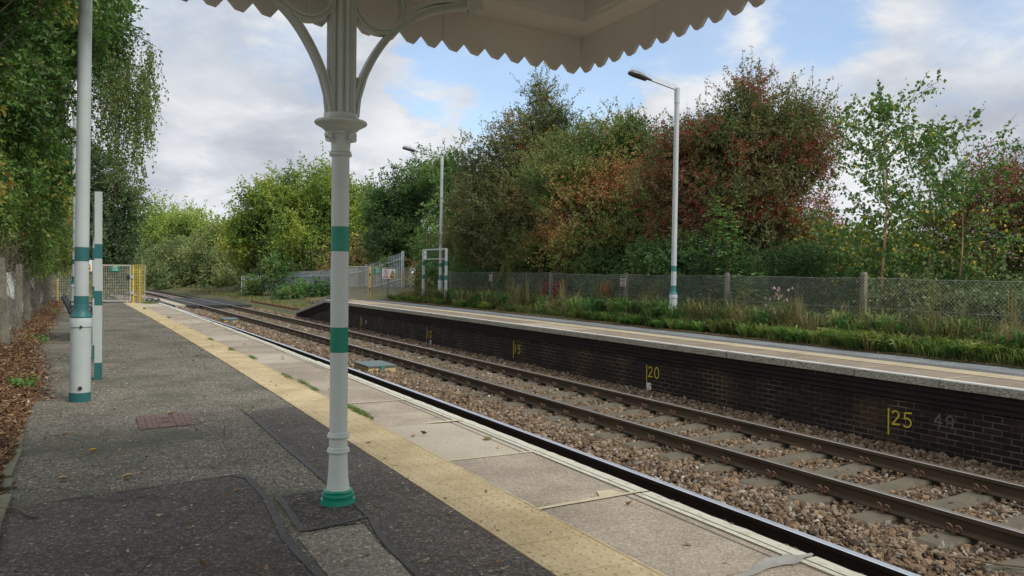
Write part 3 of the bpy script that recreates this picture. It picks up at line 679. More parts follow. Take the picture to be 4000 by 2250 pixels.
# ------------------------------------------------------------------ track
RZ = -.795
prof = [(-.037, -.004), (-.030, 0), (.030, 0), (.037, -.004), (.037, -.040), (.012, -.052), (.010, -.125), (.070, -.147), (.070, -.159), (-.070, -.159), (-.070, -.147), (-.010, -.125), (-.012, -.052), (-.037, -.040)]
RAILS = [(3.50, 'rail at the foot of the near platform wall, hidden below its edge', 'rail_black', 'rail_shine'),
         (5.065, 'black-sided running rail with bright silver top nearest the near platform', 'rail_black', 'rail_shine'),
         (6.735, 'rusty brown rail beyond the bare ballast strip, left rail of the far track', 'rail', 'rail_brown_top'),
         (8.24, 'rusty brown rail closest to the dark brick wall', 'rail', 'rail_brown_top')]
RSS = arange(-6, 60, 1.0)+arange(63, 220, 3)
for w, lab, mf, mtp in RAILS:
    mb = MB(); n = len(prof); V = []
    for q in RSS:
        o = ofs(q)
        for (dw, dz) in prof: V.append((o+w+dw, q, RZ+dz))
    k = len(RSS); F = [(i*n+j, i*n+(j+1) % n, (i+1)*n+(j+1) % n, (i+1)*n+j) for i in range(k-1) for j in range(n)]
    mb.add(V, F); mb.m = [1 if (i % n) in (0, 1, 2) else 0 for i in range(len(F))]
    mb.build('rail', [M[mf], M[mtp]], label=lab, category='rail')
# sleepers: one prototype with its clips
def clip_mb(sx):
    mb = MB()
    for q in (-1, 1):
        P = [(sx*.098, q*.004, .030), (sx*.102, q*.020, .031)]
        for i in range(11):
            a = R(-70+300*i/10); P.append((sx*(.100+.010*math.sin(a)), q*(.042+.026*math.cos(a)), .060+.029*math.sin(a)))
        mb.tube(P, .0095, 6)
    mb.box(min(sx*.085, sx*.118), max(sx*.085, sx*.118), -.014, .014, -.01, .040); mb.box(min(sx*.05, sx*.08), max(sx*.05, sx*.08), -.06, .06, .012, .02)
    return mb
SL_TOP = -.962
def sleeper_proto(wc):
    t = thing('sleeper', (wc, 0, SL_TOP-.2), 'x', 'sleeper')
    V = []; F = []
    xs = [-1.26, -1.22, -.9, -.6, -.35, 0, .35, .6, .9, 1.22, 1.26]
    for x in xs:
        top_ = SL_TOP-(.03 if abs(x) > 1.24 else 0)-(.02 if abs(x) < .4 else 0)
        for y, z in ((-.145, SL_TOP-.2), (-.13, top_-.025), (-.108, top_), (.108, top_), (.13, top_-.025), (.145, SL_TOP-.2)): V.append((wc+x, y, z))
    k = len(xs); F = [(i*6+j, i*6+(j+1) % 6, (i+1)*6+(j+1) % 6, (i+1)*6+j) for i in range(k-1) for j in range(6)]+[tuple(range(6)), tuple((k-1)*6+j for j in range(6))][::-1]
    t2 = MB().add(V, F).build('concrete_beam', M['sleeper'], t)
    for rw in (-.7525, .7525):
        for sx in (-1, 1):
            c = clip_mb(sx); c.v = [v+np.array([wc+rw, 0, SL_TOP]) for v in c.v]; c.build('rail_clip', M['clip'], t, smooth_=True)
    return t
def ordinal(i):
    tens = ['', '', 'twenty', 'thirty', 'forty', 'fifty', 'sixty', 'seventy', 'eighty', 'ninety']
    one = ['', 'first', 'second', 'third', 'fourth', 'fifth', 'sixth', 'seventh', 'eighth', 'ninth', 'tenth', 'eleventh', 'twelfth', 'thirteenth', 'fourteenth', 'fifteenth', 'sixteenth', 'seventeenth', 'eighteenth', 'nineteenth']
    tn = {20: 'twentieth', 30: 'thirtieth', 40: 'fortieth', 50: 'fiftieth', 60: 'sixtieth', 70: 'seventieth', 80: 'eightieth'}
    if i < 20: return one[i]
    return tn[i] if i % 10 == 0 else tens[i//10]+'-'+one[i % 10]
for wc, s0, s1, grp, where in ((7.4875, 2.17, 46.0, 'concrete sleepers of the far track', 'on the far track'), (4.2825, 2.40, 46.0, 'concrete sleepers of the near track', 'on the near track')):
    proto = sleeper_proto(wc); kids = list(proto.children); i = 0; s_ = s0
    while s_ < s1:
        i += 1
        if i == 1: t, ch = proto, kids
        else:
            t = proto.copy(); col.objects.link(t); ch = []
            for c in kids:
                d = c.copy(); d.parent = t; d.matrix_parent_inverse = c.matrix_parent_inverse; col.objects.link(d); ch.append(d)
        t.location = (wc+ofs(s_), s_, SL_TOP-.2); t['group'] = grp
        t['label'] = f'weathered concrete sleeper {where}, {ordinal(i)} from the right end'
        s_ += .69
    if True: pass

# ballast stones
def stones(n, s0, s1, w0, w1, size, z, seed, hump=None, dens=None):
    g_ = np.random.default_rng(seed)
    ph = (1+5**.5)/2; B = np.array([(-1, ph, 0), (1, ph, 0), (-1, -ph, 0), (1, -ph, 0), (0, -1, ph), (0, 1, ph), (0, -1, -ph), (0, 1, -ph), (ph, 0, -1), (ph, 0, 1), (-ph, 0, -1), (-ph, 0, 1)])/1.9
    F = np.array([(0, 11, 5), (0, 5, 1), (0, 1, 7), (0, 7, 10), (0, 10, 11), (1, 5, 9), (5, 11, 4), (11, 10, 2), (10, 7, 6), (7, 1, 8), (3, 9, 4), (3, 4, 2), (3, 2, 6), (3, 6, 8), (3, 8, 9), (4, 9, 5), (2, 4, 11), (6, 2, 10), (8, 6, 7), (9, 8, 1)])
    s_ = s0+(s1-s0)*g_.random(n); w = w0+(w1-w0)*g_.random(n)
    zz_ = z+g_.uniform(-.012, .022, n)
    hum = np.exp(-((w-5.75)/.55)**2)*.05; zz_ = zz_+hum
    fr = ((s_-2.17)/.69) % 1.0; onsl = (np.abs(((fr+.5) % 1)-.5)*.69 < .125) & (((w > 6.30) & (w < 8.74)))
    keep = ~(onsl & (g_.random(n) > .035)); 
    rail = (np.abs(w-5.065) < .08) | (np.abs(w-6.735) < .08) | (np.abs(w-8.24) < .08); keep &= ~rail
    crib = (w > 6.0) & (w < 8.8); zz_ = np.where(crib & ~onsl, zz_-.030, zz_)
    edge = np.clip((w-8.75)/.7, 0, 1); zz_ = zz_+edge*.03
    s_, w, zz_ = s_[keep], w[keep], zz_[keep]; n = len(s_)
    sc3 = size*(.5+.9*g_.random((n, 1))**1.5)*(.5+.95*g_.random((n, 3)))*.56*np.array([1, 1, .85])
    jit = 1+.95*(g_.random((n, 12, 3))-.5)
    P = B[None]*jit*sc3[:, None, :]
    ax = g_.normal(size=(n, 3)); ax /= np.linalg.norm(ax, axis=1)[:, None]; an = g_.random(n)*6.28; c, s2 = np.cos(an), np.sin(an); x, y, zc = ax.T
    Rm = np.stack([c+x*x*(1-c), x*y*(1-c)-zc*s2, x*zc*(1-c)+y*s2, y*x*(1-c)+zc*s2, c+y*y*(1-c), y*zc*(1-c)-x*s2, zc*x*(1-c)-y*s2, zc*y*(1-c)+x*s2, c+zc*zc*(1-c)], 1).reshape(n, 3, 3)
    P = np.einsum('nij,nkj->nki', Rm, P); P += np.stack([off(s_)+w, s_, zz_], 1)[:, None, :]
    T = F[None]+(np.arange(n)*12)[:, None, None]; v = np.repeat(g_.random(n), 20)
    return P.reshape(-1, 3), T.reshape(-1, 3), v
st = [stones(50000, 1.2, 13, 4.95, 9.47, .050, -1.0, 1), stones(36000, 13, 27, 4.95, 9.47, .062, -1.0, 2), stones(18000, 27, 46.4, 4.9, 9.47, .085, -1.0, 3), stones(3000, 20, 46.4, 2.95, 4.95, .09, -1.0, 4), stones(14000, -1, 20, 2.98, 4.95, .062, -1.03, 5)]
V, T, A = [], [], []; k = 0
for a, b_, c in st: V.append(a); T.append(b_+k); A.append(c); k += len(a)
tri_mesh('ballast_gravel', np.concatenate(V), np.concatenate(T), M['stone'], np.concatenate(A), kind='stuff', label='brown and tan crushed stone ballast between the rails')

# road crossing deck of rubber panels
cr_ = thing('crossing_deck', (ofs(50)+6, 47, -.98), 'flat black rubber panel crossing laid across both tracks beyond the platforms', 'crossing')
def deck(w0, w1, s0, s1, m, nm):
    ss_ = [s0+(s1-s0)*i/6 for i in range(7)]; MB().sweep([(0, 0), (w1-w0, 0), (w1-w0, -.2), (0, -.2)], ss_, w0, -.79).build(nm, m, cr_)
for w0, w1 in ((2.4, 3.44), (3.57, 4.99), (5.12, 5.40), (5.98, 6.67), (6.81, 8.17), (8.32, 9.35)): deck(w0, w1, 46.4, 57.5, M['rubber'], 'rubber_panel')
deck(5.42, 5.96, 46.6, 57.3, M['slab_smooth'], 'concrete_strip')

# ------------------------------------------------------------------ canopy
can = thing('platform_canopy', (1.2, 0, 2.6), 'cream timber station canopy with a saw-toothed valance, seen from below', 'canopy')
VX, VY, ZT, ZN, ZB = 2.968, 4.618, 2.853, 2.668, 2.610
SK = .0976      # the end of the canopy is not quite square to its side
def skew(mb):
    for v in mb.v: v[:, 1] += SK*(v[:, 0]-VX)
    return mb
def teeth(a, b_, pitch):
    """lower outline from a to b: pointed notches between blunt teeth"""
    out = []; n = int(round((b_-a)/pitch)); p = (b_-a)/n
    for i in range(n):
        c = a+p*i; out += [(c, ZN), (c+p*.33, ZB+.008), (c+p*.66, ZB)]
    out.append((b_, ZN)); return out
def board(axis, a, b_, fixed, th, pitch):
    mb = MB(); low = teeth(a, b_, pitch); n = len(low); V = []
    for t in (0, th):
        for u, z in low: V.append((u, fixed+t, z) if axis == 'x' else (fixed+t, u, z))
        for u, z in low: V.append((u, fixed+t, ZT) if axis == 'x' else (fixed+t, u, ZT))
    F = []
    for i in range(n-1): F += [(i, i+1, n+i+1, n+i), (2*n+i+1, 2*n+i, 3*n+i, 3*n+i+1), (i+1, i, 2*n+i, 2*n+i+1), (n+i, n+i+1, 3*n+i+1, 3*n+i)]
    F += [(0, n, 3*n, 2*n), (n-1, 3*n-1, 4*n-1, 2*n-1)]
    return mb.add(V, F)
x = VX+.012; i = 0
while x > -1.0:     # end valance, boards a few teeth wide
    w_ = (.1415*.5+.1415*7) if i == 0 else .1415*6
    skew(board('x', x-w_+.0015, x-.0015, VY, .022, .1415)).build('valance_board', M['canopy_paint'], can); x -= w_; i += 1
y = VY-.002; i = 0
while y > -1.3:
    w_ = (.148*.5+.148*5) if i == 0 else .148*6
    board('y', y-w_+.0015, y-.0015, VX, .022, .148).build('valance_board', M['canopy_paint'], can); y -= w_; i += 1
IB = 4.330; IX = 2.798; RX, RY = -1.15, -1.5
bm_ = MB(); bm_.box(RX, VX+.022, IB, VY+.022, ZT+.0005, ZT+.035); bm_.box(IX, VX+.022, RY, IB-.002, ZT+.0008, ZT+.035); skew(bm_)
bm_.build('soffit', M['canopy_paint'], can)
fb = MB(); fb.box(RX, IX, IB-.003, IB+.02, ZT+.002, ZT+.30); fb.box(IX-.003, IX+.02, RY, IB-.006, ZT+.002, ZT+.30)
fb.box(RX, IX-.12, IB-.016, IB-.003, ZT+.028, ZT+.30); fb.box(IX-.016, IX-.003, RY, IB-.13, ZT+.028, ZT+.30); skew(fb)
fb.build('fascia', M['beam_paint'], can)
skew(MB().box(RX-.1, VX+.1, RY, VY+.1, ZT+.31, ZT+.36)).build('roof', M['canopy_paint'], can)
rf = MB()
for q in np.arange(-1.2, 4.0, .62): rf.box(RX, IX-.02, q, q+.06, ZT+.20, ZT+.31)
rf.build('rafter', M['beam_paint'], can)

cxx, cyy = 1.211, 4.232
cl = thing('canopy_column', (cxx, cyy, 0), 'slender pale grey cast-iron column with green bands and pierced curved brackets', 'column')
C0 = (cxx, cyy, 0)
def lat(name, prof, m, n=40, **k): return MB().lathe(prof, C0, n).build(name, m, cl, smooth_=True, **k)
pl_ = lat('plinth', [(-.01, .098), (.012, .094), (.028, .092), (.030, .079), (.036, .079), (.040, .085), (.050, .087), (.058, .084), (.060, .077), (.066, .077), (.070, .080), (.076, .076), (.078, .066)], M['green_paint'])
lat('shaft', [(.078, .0625), (.10, .0585), (.16, .0530), (.24, .0495), (.272, .0485), (.274, .056), (.280, .0605), (.287, .0615), (.294, .058), (.296, .053), (.300, .057), (.303, .053), (.305, .0485), (.352, .0482),
              (.354, .054), (.360, .0600), (.367, .0610), (.374, .057), (.376, .053), (.381, .0555), (.384, .052), (.386, .0478), (.70, .0476), (1.2, .0474), (1.7, .0470), (1.868, .0466)], M['column_paint'])
for z0, z1 in ((.818, .953), (1.360, 1.493)): lat('green_band', [(z0, .0470), (z0, .0484), (z1, .0482), (z1, .0470)], M['green_paint'])
cap = lat('capital', [(1.866, .047), (1.868, .056), (1.876, .0605), (1.884, .058), (1.886, .052), (1.890, .056), (1.897, .054), (1.899, .049), (1.92, .050), (1.95, .053), (1.985, .062), (2.000, .076), (2.004, .086), (2.010, .092),
                      (2.020, .103), (2.030, .122), (2.036, .133), (2.042, .139), (2.050, .139), (2.056, .134), (2.060, .120), (2.066, .092), (2.068, .0905), (2.092, .0895), (2.094, .084)], M['column_paint'], 48)
for k in range(8):
    a = R(45*k+28.1); d = np.array([math.cos(a), math.sin(a)]); big = k % 2 == 0; mb = MB()
    r0, rr_, zc = (.088, .0185, 1.972) if big else (.071, .009, 1.988)
    tdir = np.array([-d[1], d[0], 0])*(.013 if big else .009); c = np.array([cxx+d[0]*r0, cyy+d[1]*r0, zc])
    mb.tube([c-tdir, c+tdir], rr_, 14); 
    if big: mb.tube([c+np.array([d[0]*-.010, d[1]*-.010, .008]), np.array([cxx+d[0]*.052, cyy+d[1]*.052, 1.935])], [.010, .007], 8)
    mb.build('volute', M['column_paint'], cap, smooth_=True)
up_ = MB(); up_.tube([(cxx, cyy, 2.09), (cxx, cyy, 2.86)], .040, 24)
for k in range(8):
    a = R(22.5+45*k); up_.tube([(cxx+.049*math.cos(a), cyy+.049*math.sin(a), 2.09), (cxx+.049*math.cos(a), cyy+.049*math.sin(a), 2.86)], .0125, 8)
for sx in (-1, 1):
    up_.box(min(cxx+sx*.045, cxx+sx*.0735), max(cxx+sx*.045, cxx+sx*.0755), cyy-.022, cyy+.022, 2.09, 2.86)
    for sy in (-1, 1): up_.tube([(cxx+sx*.060, cyy+sy*.024, 2.09), (cxx+sx*.060, cyy+sy*.024, 2.86)], .0085, 8)
up_.build('fluted_post', M['column_paint'], cl, smooth_=True)
def ribbon(mb, pts, width, depth, y):
    """flat iron following pts (x, z); width in the plane, depth along Y"""
    q = np.array(pts, float); k = len(q); V = []
    for i in range(k):
        t = q[min(i+1, k-1)]-q[max(i-1, 0)]; t /= np.linalg.norm(t); nr = np.array([-t[1], t[0]])*width/2
        for sy in (-1, 1):
            for sn in (-1, 1): V.append((q[i][0]+nr[0]*sn, y+sy*depth/2, q[i][1]+nr[1]*sn))
    F = []
    for i in range(k-1):
        a = 4*i; b_ = a+4; F += [(a, a+1, b_+1, b_), (a+1, a+3, b_+3, b_+1), (a+3, a+2, b_+2, b_+3), (a+2, a, b_, b_+2)]
    F += [(0, 2, 3, 1), (4*k-4, 4*k-3, 4*k-1, 4*k-2)]; mb.add(V, F)
def spl(P, n=8):
    P = np.array(P, float); out = []
    for i in range(len(P)-1):
        p0, p1, p2, p3 = P[max(i-1, 0)], P[i], P[i+1], P[min(i+2, len(P)-1)]
        for j in range(n):
            t = j/n; out.append(.5*((2*p1)+(-p0+p2)*t+(2*p0-5*p1+4*p2-p3)*t*t+(-p0+3*p1-3*p2+p3)*t**3))
    out.append(P[-1]); return out
def turn(mb):      # the bracket plane follows the skewed canopy end
    for v in mb.v: v[:, 1] += SK*(v[:, 0]-cxx)
    return mb
BX = cxx+.006
for sx in (1, -1):
    mb = MB(); O_ = spl([(.079, 2.070), (.086, 2.12), (.099, 2.185), (.136, 2.305), (.200, 2.430), (.278, 2.538), (.366, 2.618), (.47, 2.690), (.60, 2.750), (.775, 2.800)])
    q = np.array(O_); t = np.gradient(q, axis=0); t /= np.linalg.norm(t, axis=1)[:, None]; nr = np.stack([-t[:, 1], t[:, 0]], 1)
    mid = q+nr*.019; ribbon(mb, [(BX+sx*p[0], p[1]) for p in mid], .038, .040, cyy)
    ribbon(mb, [(BX+sx*p[0], p[1]) for p in q+nr*.006], .011, .066, cyy); ribbon(mb, [(BX+sx*p[0], p[1]) for p in q+nr*.034], .009, .058, cyy)
    c0 = (BX+sx*.205, 2.712); an = range(0, 361, 8)
    for r_, w_, d_ in ((.146, .030, .040), (.135, .009, .066), (.158, .008, .058)): ribbon(mb, [(c0[0]+r_*math.cos(R(a)), c0[1]+r_*math.sin(R(a))) for a in an], w_, d_, cyy-.0007-.0003*w_)
    ribbon(mb, spl([(BX+sx*.05, 2.848), (BX+sx*.80, 2.848)], 2), .020, .062, cyy+.0009)
    ribbon(mb, spl([(BX+sx*.335, 2.64), (BX+sx*.40, 2.715), (BX+sx*.50, 2.775), (BX+sx*.62, 2.815), (BX+sx*.77, 2.838)], 5), .018, .046, cyy+.0013)
    mb.prism([(BX+sx*.068, 2.085), (BX+sx*.095, 2.085), (BX+sx*.105, 2.185), (BX+sx*.135, 2.285), (BX+sx*.118, 2.300), (BX+sx*.072, 2.300)], 'y', cyy-.010, cyy+.010)
    mb.box(BX+sx*.80-.055, BX+sx*.80+.055, cyy-.038, cyy+.038, 2.800, 2.857)
    mb.lathe([(2.756, .010), (2.760, .0150), (2.774, .0150), (2.776, .021), (2.788, .025), (2.801, .023)], (BX+sx*.79, cyy, 0), 12)
    turn(mb).build('bracket', M['column_paint'], cl, smooth_=True)

# ------------------------------------------------------------------ lamp posts
def lamp_post(x, y, z0, label, white, teal, arm=.78, ht=5.5, lean=(0, 0), spikes=True, dir_=(-1, 0), head=True):
    t = thing('lamp_post', (x, y, z0), label, 'lamp post', 'lamp posts along the platforms')
    lx, ly = lean
    def at(z): return (x+lx*z, y+ly*z, z0+z)
    def seg(name, zs, rs, m, n=20):
        return MB().tube([at(z) for z in zs], rs, n).build(name, m, t, smooth_=True)
    seg('base_band', [-.05, .085], [.093, .093], teal)
    seg('base', [.085, .695, .698, .775, .783], [.090, .087, .0945, .0945, .090], white)
    seg('collar', [.783, .790, .800, .825, .86, .90], [.094, .0955, .092, .072, .065, .063], teal)
    seg('pole', [.90, 1.31, ht-.35, ht-.34, ht-.33, ht], [.0615, .061, .056, .064, .0625, .0625], white)
    seg('band', [.902, .985], [.0628, .0626], teal); seg('band', [1.31, 1.44], [.0624, .0620], teal)
    ah = MB(); a = math.atan2(.13, arm); dx, dy = dir_; top = at(ht-.045)
    P0 = np.array(top); P1 = P0+np.array([dx*arm, dy*arm, .135]); ah.tube([P0, P1], .021, 12)
    arm_o = ah.build('arm', white, t, smooth_=True)
    # luminaire
    L = .60; hp = MB(); D = np.array([dx, dy, .16]); D /= np.linalg.norm(D); S_ = np.array([-dy, dx, 0]); U = np.cross(D, S_); U = U if U[2] > 0 else -U
    prof = [(-.04, .035, .02, .02), (.0, .045, .03, .035), (.12, .075, .05, .05), (.27, .105, .082, .045), (.42, .115, .095, .04), (.53, .095, .075, .035), (.58, .06, .04, .03), (.60, .02, .008, .012)]
    V = []; n = 16
    for u, wd, hu, hd in prof:
        for j in range(n):
            an = 2*math.pi*j/n; c, s_ = math.cos(an), math.sin(an); V.append(P1+D*u+S_*wd*c+U*((hu if s_ > 0 else hd*.35)*s_))
    F = [(i*n+j, i*n+(j+1) % n, (i+1)*n+(j+1) % n, (i+1)*n+j) for i in range(len(prof)-1) for j in range(n)]+[tuple(range(n)), tuple((len(prof)-1)*n+j for j in range(n))]
    ho = hp.add(V, F).build('lamp_head', M['lamp_grey'], t, smooth_=True)
    V = []
    for u, wd, hu, hd in prof[2:-1]:
        for j in range(9):
            an = math.pi+math.pi*j/8; V.append(P1+D*u+S_*wd*.9*math.cos(an)+U*(hd*1.0*math.sin(an)-.012))
    F = [(i*9+j, i*9+j+1, (i+1)*9+j+1, (i+1)*9+j) for i in range(len(prof)-4) for j in range(8)]
    MB().add(V, F).build('lens', M['lamp_glass'], ho, smooth_=True)
    if spikes:
        sp = MB(); rr = random.Random(4)
        for k in range(46):
            u = -arm+.02+(arm+.55)*k/45
            hb = .02 if u < 0 else float(np.interp(u, [p[0] for p in prof], [p[2] for p in prof]))
            b0 = P1+D*u+U*hb
            for q in (-1, 1): 
                tip = b0+U*.085+S_*q*.035+D*rr.uniform(-.012, .012); sp.tube([b0, tip], .0020, 3, cap=False)
        so = sp.build('bird_spikes', M['steel'], t, kind='stuff')
    # cable door and rust chips
    dr = MB(); ang = math.atan2(-y, -x)
    for zz_, s_ in ((.13, .018), (.70, .012)):
        c = np.array(at(zz_))+np.array([math.cos(ang)*.088, math.sin(ang)*.088, 0]); dr.tube([c, c+np.array([math.cos(ang)*.012, math.sin(ang)*.012, 0])], s_, 10)
    dr.build('door_bolt', M['black'], t)
    return t
lamp_post(-.036, 8.494, 0, 'thick grey lamp post with teal bands nearest the camera, rising into the tree', M['pole_paint'], M['teal_dark'], lean=(.011, 0), dir_=(1, 0), arm=1.0)
lamp_post(-.24, 24.3, 0, 'slim mossy grey lamp post behind the nearer post, its arm crossing the weeping branches', M['pole_paint'], M['teal_dark'], dir_=(1, 0), arm=1.35, spikes=False, lean=(.003, 0))
lamp_post(11.93, 14.45, 0, 'tall white lamp post with spiked arm standing before the red-berried tree', M['pole_white'], M['teal_paint'], lean=(.002, 0))
lamp_post(11.93, 28.09, .1, 'distant white lamp post standing inside the empty sign frame', M['pole_white'], M['teal_paint'], arm=1.0, lean=(.002, 0))

# ------------------------------------------------------------------ sign frames (two posts, two rails)
def sign_frame(x, y0, y1, z0, ht, label, m, tl, plate=True, side=-1):
    t = thing('sign_frame', (x, (y0+y1)/2, z0), label, 'sign frame', 'empty sign frames on the platforms')
    for y in (y0, y1):
        p = MB(); p.box(x-.038, x+.038, y-.038, y+.038, z0-.05, z0+ht); po = p.build('post', m, t)
        for a, b_ in ((0 if z0 < .05 else -.04, .19), (.83, .99), (1.35, 1.51)):
            MB().box(x-.0395, x+.0395, y-.0395, y+.0395, z0+a, z0+b_).build('band', tl, po)
    r_ = MB(); r_.box(x-.03, x+.03, y0+.038, y1-.038, z0+ht-.05, z0+ht-.002); r_.build('rail', m, t)
    r_ = MB(); r_.box(x-.02, x+.02, y0+.038, y1-.038, z0+ht-.40, z0+ht-.37); r_.build('rail', m, t)
    if plate:
        pm = MB(); pm.box(x-.008, x+.008, y1-.038-.26, y1-.04, z0+ht-.365, z0+ht-.055); po = pm.build('end_plate', M['sign_white'], t)
        c = np.array([x-.0095, y1-.17, z0+ht-.21]); em = MB()
        em.add([c+(0, .07, 0), c+(0, .0, .035), c+(0, -.07, 0), c+(0, 0, -.035)], [(0, 1, 2, 3)]); em.box(c[0]-.001, c[0], c[1]-.012, c[1]+.012, c[2]-.05, c[2]+.05)
        em.build('emblem', M['black'], po)
sign_frame(.137, 10.03, 12.27, 0, 2.09, 'grey sign frame with teal bands seen edge-on beside the nearest lamp post', M['pole_paint'], M['teal_dark'])
sign_frame(11.6, 26.8, 29.0, .10, 1.98, 'white open sign frame standing in the grass of the far platform', M['pole_white'], M['teal_paint'])

# ------------------------------------------------------------------ mesh end barriers
def weld(mb, x0, x1, y, z0, z1, p=.052, th=.0085, skew=0):
    n = int((x1-x0)/p); 
    for i in range(n+1): xx = x0+(x1-x0)*i/n; mb.box(xx-th/2, xx+th/2, y-th/2, y+th/2, z0, z1)
    n = int((z1-z0)/p)
    for i in range(n+1): zz_ = z0+(z1-z0)*i/n; mb.box(x0, x1, y-th/2-.003, y+th/2-.003, zz_-th/2, zz_+th/2)
def bolts(mb, pts, y):
    for x_, z_ in pts: mb.tube([(x_, y, z_), (x_, y-.012, z_)], .014, 8)
def green_sign(parent, x0, x1, y, z0, z1):
    g_ = MB(); g_.box(x0, x1, y-.004, y, z0, z1); so = g_.build('notice', M['sign_green'], parent, label='green notice board with the number 116 123')
    w_ = x1-x0; h_ = z1-z0; q = MB(); q.box(x0+.3*w_, x1-.28*w_, y-.0055, y-.0045, z1-.20*h_, z1-.07*h_); q.build('heading', M['sign_lime'], so)
    q = MB(); q.box(x0+.1*w_, x1-.1*w_, y-.0055, y-.0045, z0+.38*h_, z0+.76*h_); q.build('panel', M['sign_navy'], so)
    q = MB()
    for k in range(7): q.box(x0+w_*(.15+.10*k), x0+w_*(.15+.10*k+.075), y-.0068, y-.006, z0+.60*h_, z0+.67*h_)
    for k in range(5): q.box(x0+w_*(.25+.10*k), x0+w_*(.25+.10*k+.075), y-.0068, y-.006, z0+.46*h_, z0+.53*h_)
    q.build('lettering', M['sign_white'], so)
    text('116 123', h_*.27, M['sign_white'], parent, ((x0+x1)/2, y-.007, z0+.20*h_), (R(90), 0, 0), bold=.002)
b1 = thing('end_barrier', (.4, 30.8, 0), 'pale mesh barrier and gate with yellow posts across the end of the near platform', 'barrier', None)
ZB_, ZT_ = .02, 1.33
mb = MB(); weld(mb, -1.35, .10, 30.8, .06, 1.30); mb.build('mesh_panel', M['mesh_grey'], b1)
mb = MB(); weld(mb, .14, .47, 30.8, .06, 1.30); mb.build('mesh_panel', M['mesh_grey'], b1)
mb = MB(); mb.box(-.82, -.75, 30.82, 30.88, -.02, 1.24); bolts(mb, [(-.785, z) for z in (.1, .35, .95, 1.2)], 30.80); mb.build('post', M['yellow'], b1)
mb = MB(); mb.box(.10, .14, 30.79, 30.84, 0, 1.3); mb.build('post', M['yellow_pale'], b1)
gt = MB(); fx0, fx1 = .50, 1.44
gt.box(fx0, fx0+.055, 30.77, 30.82, .05, ZT_); gt.box(fx1-.055, fx1, 30.77, 30.82, .05, ZT_); gt.box(fx0+.055, fx1-.055, 30.771, 30.819, ZT_-.055, ZT_-.001); gt.box(fx0+.055, fx1-.055, 30.771, 30.819, .051, .10)
go = gt.build('gate_frame', M['mesh_grey'], b1)
mb = MB(); weld(mb, fx0+.06, fx1-.06, 30.795, .105, ZT_-.06); mb.build('gate_mesh', M['mesh_grey'], go)
for z_ in (.86, .30): MB().box(1.40, 1.52, 30.745, 30.768, z_, z_+.10).build('latch', M['steel'], go)
MB().box(1.30, 1.38, 30.75, 30.768, .84, .97).build('latch_plate', M['black'], go)
mb = MB(); mb.box(1.475, 1.53, 30.80, 30.86, -.02, 1.33); bolts(mb, [(1.50, z) for z in (.1, .6, 1.28)], 30.79); mb.build('post', M['yellow'], b1)
mb = MB(); weld(mb, 1.53, 1.86, 30.82, .05, 1.33, .052, .010); bolts(mb, [(1.82, z) for z in (.1, .6, .95, 1.28)], 30.81); mb.build('mesh_panel', M['yellow_pale'], b1)
mb = MB(); mb.box(1.68, 1.76, 30.86, 30.92, -.02, 1.2); mb.build('post', M['yellow'], b1)
mb = MB(); mb.box(1.86, 1.885, 30.80, 30.84, .03, 1.335); mb.build('edge_strip', M['mesh_grey'], b1)
green_sign(b1, .80, 1.07, 30.76, 1.10, 1.285)
ws_ = MB(); ws_.box(-.04, .235, 30.70, 30.704, 1.09, 1.47); wo_ = ws_.build('warning_sign', M['sign_white'], b1)
q = MB(); q.box(-.02, .20, 30.6975, 30.6990, 1.115, 1.245); q.build('panel', M['sign_yellow'], wo_)
q = MB(); q.add([(-.0, 30.698, 1.27), (.19, 30.698, 1.27), (.095, 30.698, 1.43)], [(0, 1, 2)]); q.build('triangle_border', M['black'], wo_)
q = MB(); q.add([(.028, 30.6975, 1.285), (.162, 30.6975, 1.285), (.095, 30.6975, 1.398)], [(0, 1, 2)]); q.build('triangle', M['sign_yellow'], wo_)
q = MB(); [q.box(-.0, .18, 30.696, 30.697, z, z+.018) for z in (1.135, 1.17, 1.21)]; q.build('lettering', M['black'], wo_)

b2 = thing('end_barrier', (10.8, 32.5, 0), 'mesh barrier with yellow posts across the end of the far platform', 'barrier', None)
def pan(x0, x1, m=M['mesh_grey'], y=32.5, t=.0085): q = MB(); weld(q, x0, x1, y, .05, 1.37, .055, t); q.build('mesh_panel', m, b2)
pan(9.05, 10.55); pan(10.63, 12.02); pan(12.14, 12.42); pan(12.03, 12.13, M['yellow_pale'], 32.52, .012)
for x0, x1, m in ((9.0, 9.05, M['mesh_grey']), (10.52, 10.56, M['mesh_grey']), (10.575, 10.63, M['yellow']), (12.42, 12.445, M['mesh_grey'])): MB().box(x0, x1, 32.47, 32.53, -.03, 1.40).build('post', m, b2)
q = MB(); [q.box(10.555, 10.60, 32.44, 32.468, z, z+.09) for z in (.40, 1.02)]; q.build('hinge', M['black'], b2)
MB().box(9.05, 10.52, 32.48, 32.51, 1.372, 1.40).build('top_rail', M['mesh_grey'], b2)
green_sign(b2, 10.78, 11.04, 32.46, 1.13, 1.335)

